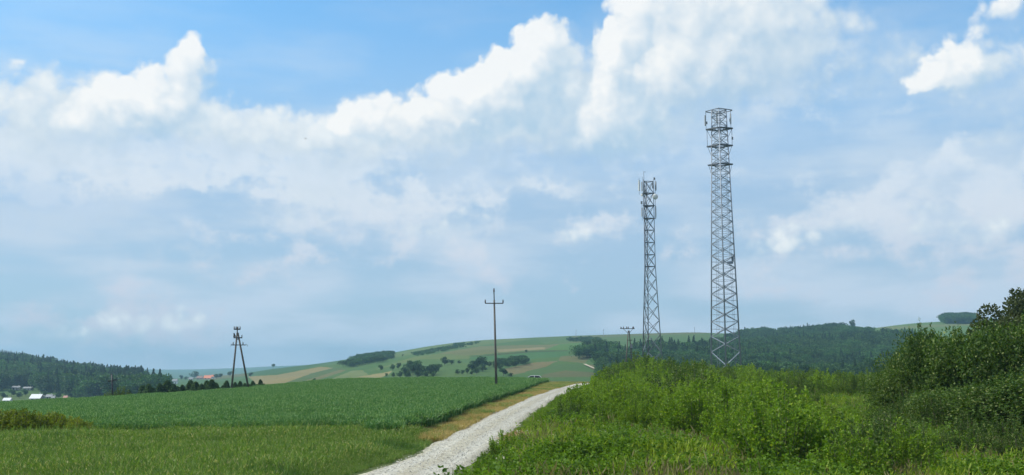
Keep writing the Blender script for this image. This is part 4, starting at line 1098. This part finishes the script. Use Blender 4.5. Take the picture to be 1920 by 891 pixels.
# crown frame at the top
mb = MB(); n = 8; rO = 25 * pxm
ring = [Vector((math.cos(a_) * rO, math.sin(a_) * rO * .8, ztop - .25)) for a_ in (-.12, .12, 1.45, 1.69, 3.02, 3.26, 4.59, 4.83)]
for k in range(n): mb.bar(ring[k], ring[(k + 1) % n], .12, .14)
for k in range(4): mb.bar(corner(k, ztop), corner(k + 1, ztop), .10); mb.bar(Vector((0, 0, ztop + .35)), Vector((dirs[k].x * rO, dirs[k].y * rO * .8, ztop - .25)), .09)
mb.build('crown_frame', M_galv_d, big_t)
# mounting posts between platforms, and antennas
def post(xr, yr, z0, z1, r=.05): mb = MB(); mb.tube([(xr, yr, z0), (xr, yr, z1)], r, 6); return mb.build('mounting_post', M_galv_d, big_t)
post(-25 * pxm, -.3, P3, ztop - .2); post(22 * pxm, -.6, P3, ztop - .3); post(-3.5 * pxm, -2.4, P3 - .5, ztop - 1.2); post(-23.5 * pxm, .2, P2, P3); post(23.5 * pxm, .4, P2, P3); post(3 * pxm, 2.2, P2, ztop - 1)
def panel_antenna(parent, x, y, z, h, w, d, mat, rz=0.0):
    mb = MB(); M3 = Matrix.Rotation(rz, 3, 'Z')
    prof = [(-w / 2, -d * .15), (-w * .35, -d / 2), (w * .35, -d / 2), (w / 2, -d * .15), (w / 2, d / 2), (-w / 2, d / 2)]
    lo = [M3 @ Vector((a_, b_, -h / 2)) + Vector((x, y, z)) for a_, b_ in prof]; hi = [v_ + Vector((0, 0, h)) for v_ in lo]
    o_ = len(mb.v); mb.add(lo + hi, [tuple(range(6))[::-1], tuple(range(6, 12))] + [(k, (k + 1) % 6, 6 + (k + 1) % 6, 6 + k) for k in range(6)])
    an = mb.build('panel_antenna', mat, parent)
    b2 = MB()
    for q in (-.33, .33): b2.box((x, y + d * .8, z + h * q), (w * .5, d * .9, .12))
    b2.build('bracket', M_galv_d, an); return an
zz_ = (zT(215) + zT(237)) / 2
panel_antenna(big_t, -26.3 * pxm, -.45, zz_, 2.1, .30, .16, M_gpanel, .5); panel_antenna(big_t, 21.5 * pxm, -.8, zz_, 2.1, .30, .16, M_gpanel, -.5); panel_antenna(big_t, -4 * pxm, -2.65, zz_ - .2, 2.1, .28, .16, M_box, 0)
for x_, y_, z_ in [(-23.8 * pxm, -.3, zT(230)), (24.2 * pxm, .35, zT(260)), (21 * pxm, -.6, zT(228))]:
    mb = MB(); mb.box((x_, y_, z_), (.34, .26, .5)); mb.build('radio_unit', M_box, big_t)
mb = MB(); c_ = fl(2, .4, zT(492)); mb.box((c_.x, c_.y, c_.z), (1.2, .5, .4)); mb.box((c_.x + .5, c_.y, c_.z + .7), (.45, .4, .9)); mb.build('equipment_box', M_galv, big_t)

# --- shorter tower: triangular section with antennas and dishes
YS = 219.0; p1 = at(1221, 690, YS); p1.z = gz(p1.x, p1.y)
zS = lambda py: at(1214, py, YS).z - p1.z
pms = YS / F * 1.02
sm_t = empty('lattice_tower', p1, -math.atan2(p1.x, p1.y))
tag(sm_t, 'shorter slim triangular lattice tower crowded with white panel antennas and a round dish', 'lattice tower')
zk = zS(500); zt2 = zS(341)
def RS(z):
    if z < zk: return pms * (21.5 + (11.4 - 21.5) * (z - zS(690)) / (zk - zS(690)))
    return pms * (11.4 + (10.6 - 11.4) * (z - zk) / (zt2 - zk))
angs = [R(-47), R(-104), R(73.9 - 0)]                       # bearing of the three legs about the axis, px offset = R*sin
def leg_dir(k):
    th = R(73.9) + k * 2 * math.pi / 3; return Vector((math.sin(th), -math.cos(th), 0))
cs = lambda k, z: leg_dir(k % 3) * RS(z) + Vector((0, 0, z))
for k in range(3):
    mb = MB(); mb.tube([cs(k, .2), cs(k, zk), cs(k, zt2 + .4)], [.12, .10, .085], 8); mb.build('leg', M_galv_d if k else M_galv, sm_t, True)
    mb = MB(); c_ = cs(k, 0); mb.box((c_.x, c_.y, -.05), (1.2, 1.2, .6)); mb.build('footing', M_conc, sm_t)
lvl = [690, 661, 628, 601, 573, 548, 523, 500, 478, 455, 432, 410, 386, 363, 341]
mb = MB()
for f_ in range(3):
    for i in range(len(lvl) - 1):
        z0, z1 = zS(lvl[i]), zS(lvl[i + 1]); z0 = max(z0, .5)
        mb.bar(cs(f_, z0), cs(f_ + 1, z1), .13, .09); mb.bar(cs(f_ + 1, z0), cs(f_, z1), .10, .07)
        if i >= 6: mb.bar(cs(f_, z1), cs(f_ + 1, z1), .13, .13)
    mb.bar(cs(f_, zk), cs(f_ + 1, zk), .15, .15)
mb.build('bracing', M_galv_d, sm_t)
mid_ = lambda z: cs(1, z).lerp(cs(2, z), .5)
ladder(sm_t, mid_(3.0) * .98, mid_(zt2) * .98, (leg_dir(1) - leg_dir(2)).normalized(), .42, 'ladder', .5, .045)
def plat3(py, s_=1.0):
    z = zS(py); mb = MB()
    c3 = [leg_dir(k) * RS(z) * 1.18 * s_ + Vector((0, 0, z)) for k in range(3)]
    for k in range(3):
        mb.bar(c3[k], c3[(k + 1) % 3], .16, .16)
        for t_ in (.33, .66): mb.bar(c3[k].lerp(c3[(k + 1) % 3], t_), c3[(k + 2) % 3].lerp(c3[k], 1 - t_) if t_ < .5 else c3[(k + 2) % 3], .07)
    return mb.build('platform', M_galv_d, sm_t)
for q in (363, 386.5, 410): plat3(q)
rel = lambda dx, py, y=0.0: (dx * pms, y, zS(py))                 # px offset from the axis, row, depth
AX = 1212.5
panel_antenna(sm_t, (1196.5 - AX) * pms, -1.0, zS(349), 2.5, .42, .22, M_white, .9)
panel_antenna(sm_t, (1201.5 - AX) * pms, -1.6, zS(352), 2.2, .26, .2, M_gpanel, .3); panel_antenna(sm_t, (1205 - AX) * pms, .9, zS(350), 2.2, .26, .2, M_gpanel, -.3)
panel_antenna(sm_t, (1226.8 - AX) * pms, -.4, zS(350), 2.1, .40, .22, M_gpanel, -.9)
panel_antenna(sm_t, (1201 - AX) * pms, -.9, zS(399), 2.1, .30, .18, M_gpanel, .6); panel_antenna(sm_t, (1226 - AX) * pms, -.3, zS(398), 2.6, .26, .18, M_gpanel, -.6)
def mast(dx, y, py0, py1, r=.045, name='antenna_mast'):
    mb = MB(); mb.tube([(dx * pms, y, zS(py0)), (dx * pms, y, zS(py1))], r, 6); return mb.build(name, M_galv_d, sm_t)
mast(1196.5 - AX, -.8, 366, 335); mast(1203.5 - AX, -1.2, 412, 333); mast(1226 - AX, -.2, 412, 334, .05); mast(1201 - AX, -.7, 414, 384)
rod = MB(); xr = (1205.5 - AX) * pms; rod.tube([(xr, -.4, zS(342)), (xr, -.4, zS(322.5))], .05, 6); rod.bar((xr, -.4, zS(323)), (xr + .4, -.4, zS(323)), .08); rod.build('lightning_rod', M_galv_d, sm_t)
for x_, y_, q, s_ in [(1222, -.8, 352, .55), (1221.5, -.7, 346, .4), (1224.5, -.4, 336, .4), (1200.5, -.9, 381, .5), (1206, -1.3, 361, .5)]:
    mb = MB(); mb.box(((x_ - AX) * pms, y_, zS(q)), (s_ * .8, .3, s_ * 1.3)); mb.build('radio_unit', M_box, sm_t)
def dish(x, y, z, r, yaw):
    M4 = Matrix.Translation((x, y, z)) @ Matrix.Rotation(yaw, 4, 'Z') @ Matrix.Rotation(R(90), 4, 'X')
    mb = MB(); mb.lathe([(.001, r * .30), (r * .7, r * .24), (r * .97, r * .10), (r, 0), (r, -r * .35), (r * .5, -r * .62), (.001, -r * .68)], 20, M4)
    d_ = mb.build('dish_antenna', M_white, sm_t, True)
    m2 = MB(); m2.tube([M4 @ Vector((0, 0, -r * .6)), M4 @ Vector((0, 0, -r * 1.2))], .07, 6); m2.build('dish_mount', M_galv_d, d_)
dish((1226 - AX) * pms, -1.0, zS(370.5), .64, R(14)); dish((1201.3 - AX) * pms, -.8, zS(366), .38, R(-52))

# ------------------------------------------------------------------ poles
M_pole = plain('weathered_pole_wood', (.125, .115, .105), .85, var=.5, scale=5, bump=.3)
M_poled = plain('dark_pole_wood', (.10, .088, .075), .85, var=.4, scale=5, bump=.3)
M_iron = plain('dark_iron', (.045, .047, .05), .6, .4)
M_ins = plain('brown_porcelain', (.06, .04, .035), .3)
def insulator(mb, x, y, z, h=.28, r=.09): mb.lathe([(r * .35, 0), (r, h * .18), (r * .55, h * .4), (r * .95, h * .55), (r * .5, h * .75), (r * .6, h), (.001, h * 1.05)], 8, Matrix.Translation((x, y, z)))
# straight wooden pole with a short crossarm
YP = 146.0; b0 = at(931, 724, YP); b0.z = gz(b0.x, YP); mp_ = YP / F
pole = empty('power_pole', b0); tag(pole, 'single straight wooden pole with one crossarm standing in the wheat', 'power pole')
tp = at(926.6, 563, YP) - b0; top2 = at(926.2, 541.5, YP) - b0
mb = MB(); mb.tube([(0, 0, -.4), tuple(tp * .5), tuple(tp)], [.21, .17, .14], 10); mb.build('shaft', M_pole, pole, True)
mb = MB(); mb.tube([tuple(tp), tuple(top2 - Vector((0, 0, .5)))], .09, 6); mb.build('top_pin', M_iron, pole)
mb = MB(); insulator(mb, top2.x, top2.y, top2.z - .55, .6, .16); mb.build('insulator', M_ins, pole)
zA = (at(927, 569, YP) - b0).z
mb = MB(); mb.bar((tp.x - 17 * mp_, -.15, zA), (tp.x + 17 * mp_, -.15, zA), .14, .14); ca_ = mb.build('crossarm', M_iron, pole)
for s in (-1, 1): mb = MB(); insulator(mb, tp.x + s * 16.6 * mp_, -.15, zA + .05, .5, .13); mb.build('insulator', M_ins, pole)
# double-legged pole on the left crest
YA = 172.0; bA = at(433, 735, YA); bA.z = gz(bA.x, YA); ma = YA / F
ap = empty('double_pole', bA); tag(ap, 'two-legged A-shaped wooden pole with three crossarms on the wheat crest', 'power pole')
rel_a = lambda px_, py_, dy=0.0: at(px_, py_, YA + dy) - bA
mb = MB(); mb.tube([(0, 0, -.4), tuple(rel_a(444.6, 624))], [.19, .14], 9); mb.build('leg', M_pole, ap, True)
ft_ = rel_a(468.5, 729, 2.0); ft_.z = gz(ft_.x + bA.x, YA + 2) - bA.z - .3
mb = MB(); mb.tube([tuple(ft_), tuple(rel_a(446.0, 624, .2))], [.19, .14], 9); mb.build('leg', M_poled, ap, True)
mb = MB(); t_ = rel_a(444.8, 628); mb.tube([tuple(t_), tuple(rel_a(445, 613))], .10, 8); mb.build('top_post', M_poled, ap)
for (py_, x0, x1, pins, w_) in [(617.5, 438.5, 450.8, (439, 442.5, 446, 450), .20), (633.5, 438, 454, (438.2, 453.5), .18), (647, 434, 461, (437, 455.5), .14)]:
    a_ = rel_a(x0, py_, -.2); b_ = rel_a(x1, py_, -.2); mb = MB(); mb.bar(a_, b_, w_); mb.build('crossarm', M_iron, ap)
    for q in pins: c_ = rel_a(q, py_, -.2); mb = MB(); insulator(mb, c_.x, c_.y, c_.z + .05, .46, .12); mb.build('insulator', M_ins, ap)
mb = MB(); mb.bar(rel_a(438.5, 625, -.2), rel_a(441, 632, -.2), .22, .2); mb.build('switch_arm', M_iron, ap)
for x0, x1 in ((434, 432.8), (461, 464.2)):
    mb = MB(); mb.tube([rel_a(x0, 647, -.2), rel_a((x0 + x1) / 2, 645, -.2), rel_a(x1, 649.5, -.2)], .04, 5); mb.build('jumper_wire', M_iron, ap)
mb = MB(); mb.bar(rel_a(443.6, 636), rel_a(448.2, 636, .2), .16); mb.build('brace', M_poled, ap)
# distant pole with a switch platform beside the shorter tower
YH = 255.0; bH = at(1174, 672, YH); bH.z = gz(bH.x, YH)
hp = empty('switch_pole', bH); tag(hp, 'small two-legged switch pole left of the shorter tower', 'power pole')
rh = lambda px_, py_, dy=0.0: at(px_, py_, YH + dy) - bH
zf = rh(1174, 672); lo = gz(bH.x, YH) - bH.z - .3
for (x0, x1) in ((1173.0, 1178.0), (1185.0, 1179.6)):
    a_ = rh(x0, 675); a_.z = lo; a_.x += (x0 - x1) * .5 * YH / F; mb = MB(); mb.tube([tuple(a_), tuple(rh(x1, 620))], [.17, .13], 8); mb.build('leg', M_poled, hp, True)
for (py_, x0, x1, w_) in [(616.5, 1163, 1190, .16), (638, 1175.5, 1186, .14)]:
    mb = MB(); mb.bar(rh(x0, py_, -.2), rh(x1, py_, -.2), w_); mb.build('crossarm', M_iron, hp)
for q in (1164.5, 1169, 1175, 1178, 1186.5, 1188): c_ = rh(q, 616.5, -.2); mb = MB(); insulator(mb, c_.x, c_.y, c_.z + .04, .5, .17); mb.build('insulator', M_ins, hp)
for (xa, xb) in ((1169, 1177.5), (1186, 1180)): mb = MB(); mb.bar(rh(xa, 617, -.2), rh(xb, 625, -.2), .09); mb.build('brace', M_iron, hp)
mb = MB(); c_ = rh(1184, 649, -.3); mb.box(c_, (.5, .4, 1.0)); mb.build('switch_box', M_box, hp)
# small T pole at the far left and tiny masts on the ridge
YF = 166.0; bF = at(213, 742, YF); bF.z = gz(bF.x, YF)
fp = empty('power_pole', bF); tag(fp, 'thin dark pole with a tilted crossarm in front of the left wood', 'power pole')
rf = lambda px_, py_: at(px_, py_, YF) - bF
mb = MB(); mb.tube([(0, 0, -.3), tuple(rf(209.6, 703))], [.16, .12], 7); mb.build('shaft', M_iron, fp, True)
mb = MB(); mb.bar(rf(202, 715.5), rf(219, 712.5), .20); mb.build('crossarm', M_iron, fp)
for q, r_ in ((203, 715.3), (218, 712.7), (209.6, 703)): c_ = rf(q, r_); mb = MB(); insulator(mb, c_.x, c_.y, c_.z, .25, .07); mb.build('insulator', M_ins, fp)
for ppx, foot, top, lab in [(1080, 630, 617, 'tiny mast on the ridge above the brown field'), (1131.5, 629, 616, 'tiny mast on the ridge left of the switch pole'), (1302.5, 623, 612, 'tiny mast on the ridge between the two towers')]:
    g_ = ground(ppx, foot + 1.5, lo=700); h_ = (foot - top) / F * g_.y
    o = empty('ridge_mast', g_); tag(o, lab, 'mast')
    mb = MB(); mb.tube([(0, 0, -.5), (0, 0, h_)], [.45, .30], 6); mb.build('shaft', M_galv, o)
    mb = MB(); mb.bar((-1.3, 0, h_ * .86), (1.3, 0, h_ * .86), .30); mb.build('crossarm', M_galv, o)

# ------------------------------------------------------------------ houses
M_win = plain('dark_glass', (.03, .035, .045), .15)
M_door = plain('door_wood', (.12, .07, .045), .6)
walls = {k: plain(k + '_plaster', c, .85, var=.06) for k, c in {'white': (.78, .77, .74), 'cream': (.66, .60, .48), 'grey': (.42, .41, .40), 'rose': (.50, .36, .32), 'stone': (.46, .43, .38)}.items()}
roofs = {k: plain(k + '_roof', c, .7 if k != 'bright' else .4, var=.1) for k, c in {'bright': (.66, .67, .68), 'orange': (.62, .20, .10), 'red': (.42, .13, .10), 'pink': (.50, .24, .20), 'grey': (.22, .23, .24), 'brown': (.22, .13, .10)}.items()}
def house(g_, w_, d_, h_, rh_, wall, roof, rz, label):
    o = empty('house', g_ - Vector((0, 0, .3)), rz); tag(o, label, 'house')
    mb = MB(); mb.box((0, 0, h_ / 2), (w_, d_, h_)); mb.add([(-w_ / 2, -d_ / 2, h_), (-w_ / 2, d_ / 2, h_), (-w_ / 2, 0, h_ + rh_), (w_ / 2, -d_ / 2, h_), (w_ / 2, d_ / 2, h_), (w_ / 2, 0, h_ + rh_)], [(0, 2, 1), (3, 4, 5)])
    mb.build('wall', walls[wall], o)
    e = .6; mb = MB()
    for s in (-1, 1):
        sl = rh_ / (d_ / 2); a_ = [(-w_ / 2 - e, s * (d_ / 2 + e), h_ - e * sl + .03), (w_ / 2 + e, s * (d_ / 2 + e), h_ - e * sl + .03), (w_ / 2 + e, 0, h_ + rh_ + .05), (-w_ / 2 - e, 0, h_ + rh_ + .05)]
        b_ = [(x, y, z + .25) for x, y, z in a_]; mb.add(a_ + b_, [(0, 1, 2, 3), (4, 7, 6, 5), (0, 4, 5, 1), (1, 5, 6, 2), (2, 6, 7, 3), (3, 7, 4, 0)])
    rf_ = mb.build('roof', roofs[roof], o)
    mb = MB(); mb.box((w_ * .22, .9, h_ + rh_ * .9), (.9, .9, rh_ * .9 + 1.0)); mb.build('chimney', walls['stone'], rf_)
    for q in range(max(2, int(w_ / 4))):
        x_ = -w_ / 2 + w_ * (q + .5) / max(2, int(w_ / 4))
        if q == 1: mb = MB(); mb.box((x_, -d_ / 2 - .03, 1.15), (1.1, .12, 2.2)); mb.build('door', M_door, o); continue
        mb = MB(); mb.box((x_, -d_ / 2 - .03, h_ * .52), (1.4, .12, 1.4)); mb.build('window', M_win, o)
def house_px(ppx, foot, wpx, hpx, roofpx, wall, roof, label, lo=600, depth=.8, rz=0.0, lift=0.0):
    g_ = ground(ppx, foot, lo=lo); k = g_.y / F
    house(g_, wpx * k, wpx * k * depth, max(2.2, (hpx - roofpx) * k), max(1.0, roofpx * k), wall, roof, rz, label)
house_px(69, 751, 18, 11, 6.5, 'rose', 'bright', 'low house with a dazzling white roof at the foot of the left wood', depth=.9)
house_px(14, 755, 12, 5.5, 3.5, 'white', 'bright', 'small pale-roofed building half sunk behind the wheat at the far left edge')
house_px(31, 731, 13, 5, 2.5, 'stone', 'grey', 'long grey-roofed building at the wood edge, upper left one'); house_px(53, 732, 14, 4, 2, 'grey', 'grey', 'flat grey-roofed shed right of the long building')
house_px(83, 734, 6, 3, 1.5, 'stone', 'grey', 'tiny shed alone at the wood edge'); house_px(93, 748, 10, 7, 3, 'grey', 'grey', 'grey gabled house right of the white-roofed one')
house_px(100, 750, 5, 4, 2, 'grey', 'grey', 'tiny grey hut right of the grey gabled house'); house_px(123, 750, 5, 4, 2, 'cream', 'pink', 'small cream cottage at the end of the hamlet'); house_px(80, 750, 5, 6, 2.5, 'grey', 'grey', 'narrow grey outbuilding touching the white-roofed house')
house_px(278, 711, 20, 7.5, 5, 'rose', 'red', 'wide red-roofed house on the left skyline', lo=900); house_px(328, 720, 8, 9, 3, 'white', 'grey', 'pale white house on the slope between dark trees', lo=900)
house_px(390, 711, 13, 7, 4.5, 'cream', 'orange', 'house with a bright orange roof on the skyline', lo=900); house_px(375, 711, 10, 6, 3.5, 'rose', 'brown', 'brown-roofed house beside the orange roof', lo=900); house_px(400, 710, 6, 7, 2.5, 'white', 'orange', 'narrow white annexe right of the orange roof', lo=900)
house_px(358, 713, 7, 5, 2, 'cream', 'grey', 'small pale cottage under the round skyline tree', lo=900)

# ------------------------------------------------------------------ white car just over the crest
YC = 216.0; xc = (998 - 960) / F * YC
M_car = plain('white_car_paint', (.78, .79, .80), .25, 0, .03, coat=.6); M_glass = plain('car_glass', (.02, .024, .03), .08); M_tyre = plain('tyre_rubber', (.02, .02, .02), .8); M_rim = plain('alloy_rim', (.5, .5, .52), .35, .8)
M_lamp = plain('lamp_glass', (.6, .6, .58), .15); M_red = plain('tail_lamp_red', (.35, .02, .02), .2); M_plast = plain('black_plastic', (.03, .03, .03), .6)
carz = at(998, 703.6, YC).z - 1.54
car = empty('parked_car', (xc, YC, carz)); tag(car, 'white estate car with only its roof showing above the wheat', 'car')
def side_loft(name, prof, half, mat, parent, yoff=0.0, inset=0.0):
    """closed side outline (x, z) given a width that narrows toward the roof"""
    mb = MB(); n = len(prof); yw = lambda z: half * (1 - .22 * max(0, (z - .85) / .65)) - inset
    a_ = [(x, -yw(z), z) for x, z in prof]; b_ = [(x, yw(z), z) for x, z in prof]
    mb.add(a_ + b_, [tuple(range(n)), tuple(range(n, 2 * n))[::-1]] + [(k, k + n, (k + 1) % n + n, (k + 1) % n) for k in range(n)])
    return mb.build(name, mat, parent)
body = side_loft('body', [(-2.15, .30), (-2.2, .62), (-2.05, .78), (-1.15, .93), (1.95, .98), (2.15, .92), (2.2, .55), (2.12, .28)], .87, M_car, car)
side_loft('cabin_glass', [(-1.18, .93), (-.45, 1.38), (.2, 1.45), (1.45, 1.42), (1.92, .97)], .83, M_glass, car)
side_loft('roof', [(-.62, 1.37), (-.30, 1.46), (.30, 1.52), (1.25, 1.50), (1.62, 1.44), (1.58, 1.39), (1.2, 1.43), (.3, 1.45), (-.3, 1.39)], .86, M_car, car)
for x0, z0, x1, z1 in ((-1.24, .92, -.50, 1.40), (.42, .96, .38, 1.46), (2.00, .96, 1.56, 1.44)):
    for s in (-1, 1):
        mb = MB(); mb.bar((x0, s * .855, z0), (x1, s * .69, z1), .16 if x0 > 1 else .09, .07); mb.build('pillar', M_car, car)
for x_ in (-1.35, 1.32):
    for s in (-1, 1):
        M4 = Matrix.Translation((x_, s * .80, .31)) @ Matrix.Rotation(R(90), 4, 'X')
        o = empty('wheel', (0, 0, 0)); o.parent = car
        mb = MB(); mb.lathe([(.20, -.1), (.30, -.1), (.32, -.06), (.32, .06), (.30, .1), (.20, .1)], 20, M4); mb.build('tyre', M_tyre, o, True)
        mb = MB(); mb.lathe([(.001, -.07), (.20, -.09), (.20, .09), (.001, .07)], 16, M4); mb.build('rim', M_rim, o)
for s in (-1, 1):
    mb = MB(); mb.box((-2.13, s * .62, .68), (.14, .36, .14)); mb.build('headlight', M_lamp, car); mb = MB(); mb.box((2.14, s * .70, .84), (.12, .18, .30)); mb.build('tail_light', M_red, car)
    mb = MB(); mb.box((-.72, s * .95, 1.02), (.12, .16, .12)); mb.build('wing_mirror', M_plast, car)
    mb = MB(); mb.box((.25, s * .875, .78), (.2, .03, .04)); mb.build('door_handle', M_plast, car)
mb = MB(); mb.box((-2.2, 0, .45), (.08, 1.3, .2)); mb.build('bumper', M_plast, car)

# pale rocks turned up at the edge of the crop
for k_, (ppx, foot, s_, lab) in enumerate([(405, 806, .24, 'pale rock at the crop edge, leftmost of four'), (414, 808, .30, 'largest pale rock at the crop edge'), (423, 809, .22, 'small pale rock right of the largest one'), (437, 814, .26, 'pale rock lying apart from three others in the meadow grass')]):
    x_, y_ = flat(ppx, foot + 14); rk = np.random.default_rng(k_); mb = MB(); mb.lathe([(.001, -.4), (.8, -.3), (1, .1), (.7, .6), (.001, .8)], 9)
    mb.v = [tuple(np.array(q) * (1 + .18 * rk.normal()) * s_ * [1.3, 1, .8]) for q in mb.v]; ob = mb.build('rock', M_stone[0]); ob.location = (x_, y_, gz(x_, y_) + .62); tag(ob, lab, 'rock', 'rocks at the crop edge')
    ob.location.z = gz(x_, y_) + .12; ob.scale = (1.4, 1.4, 2.2)

# ------------------------------------------------------------------ bare earth with straw, birds
M_earth = plain('bare_earth', (.22, .145, .095), .95, var=.35, scale=5, bump=.6); M_straw = leaf_mat('dry_straw', (.30, .20, .10), (.46, .36, .20), .2, .6, .8)
bx0, by0 = flat(972, 828); r_ = np.random.default_rng(77)
em = empty('earth_mound', (bx0, by0, gz(bx0, by0))); tag(em, 'brown heap of bare earth and dead straw at the right edge of the track', 'earth mound')
gx_, gy_ = np.meshgrid(np.linspace(-1, 1, 33), np.linspace(-1, 1, 33), indexing='ij'); rr2 = np.hypot(gx_, gy_)
hz_ = np.clip(1 - rr2, -.2, 1) ** 1 * .42 + .10 * hnoise(gx_ * 3, gy_ * 3, .6, 91) * (rr2 < 1) + .05 * hnoise(gx_, gy_, .12, 92)
vx = gx_ * .75; vy = gy_ * 3.2; zz0 = zt(vx + bx0, vy + by0) - gz(bx0, by0)
Vm = np.stack([vx, vy, zz0 + np.where(rr2 > 1, -.12, hz_)], -1).reshape(-1, 3); a, b_ = np.meshgrid(np.arange(32), np.arange(32), indexing='ij')
Qm = np.stack([a * 33 + b_, (a + 1) * 33 + b_, (a + 1) * 33 + b_ + 1, a * 33 + b_ + 1], -1).reshape(-1, 4)
link('soil', quad_mesh('soil', Vm, Qm, M_earth, True), em)
n = 520; sp = np.c_[r_.normal(size=n) * .38, r_.normal(size=n) * 1.3, np.zeros(n)]; sp[:, 2] = zt(sp[:, 0] + bx0, sp[:, 1] + by0) - gz(bx0, by0) + .12 + .36 * np.clip(1 - np.hypot(sp[:, 0] / .75, sp[:, 1] / 3.2), 0, 1)
link('straw', quad_mesh('straw', *leaves(sp, np.c_[r_.normal(size=(n, 2)), .25 * r_.random(n)], .42, .045, r_), M_straw), em)
M_bird = plain('dark_feathers', (.03, .03, .035), .7)
def bird(ppx, py_, Y_, s, rz, label):
    p = at(ppx, py_, Y_); mb = MB()
    mb.tube([(-.26, 0, 0), (-.16, 0, .01), (0, 0, 0), (.14, 0, .02), (.21, 0, .03), (.26, 0, .025)], [.02, .035, .075, .06, .035, .006], 8)
    for q in (-1, 1):
        mb.add([(.08, 0, .03), (-.07, 0, .03), (-.10, q * .28, .10), (.05, q * .28, .11), (-.12, q * .62, .04), (-.05, q * .60, .05), (.08, 0, .045), (-.07, 0, .045), (-.10, q * .28, .115), (.05, q * .28, .125)],
               [(0, 1, 2, 3), (3, 2, 4, 5), (6, 9, 8, 7), (9, 5, 4, 8), (0, 3, 9, 6), (1, 7, 8, 2)])
    mb.add([(-.22, .03, .0), (-.22, -.03, .0), (-.42, -.09, 0), (-.42, .09, 0)], [(0, 1, 2, 3)])
    o = mb.build('flying_bird', M_bird, None, True); o.location = p; o.rotation_euler = (R(8), 0, rz); o.scale = (s, s, s); tag(o, label, 'bird')
bird(573, 260, 260, 1.0, R(20), 'tiny dark bird gliding in the blue gap left of the big cloud')
bird(1222, 116, 420, .8, R(70), 'speck of a bird against the white cloud above the towers')
bird(1709, 247, 420, .8, R(120), 'speck of a bird in clear sky right of the tallest tower')

add_haze(0.00016)
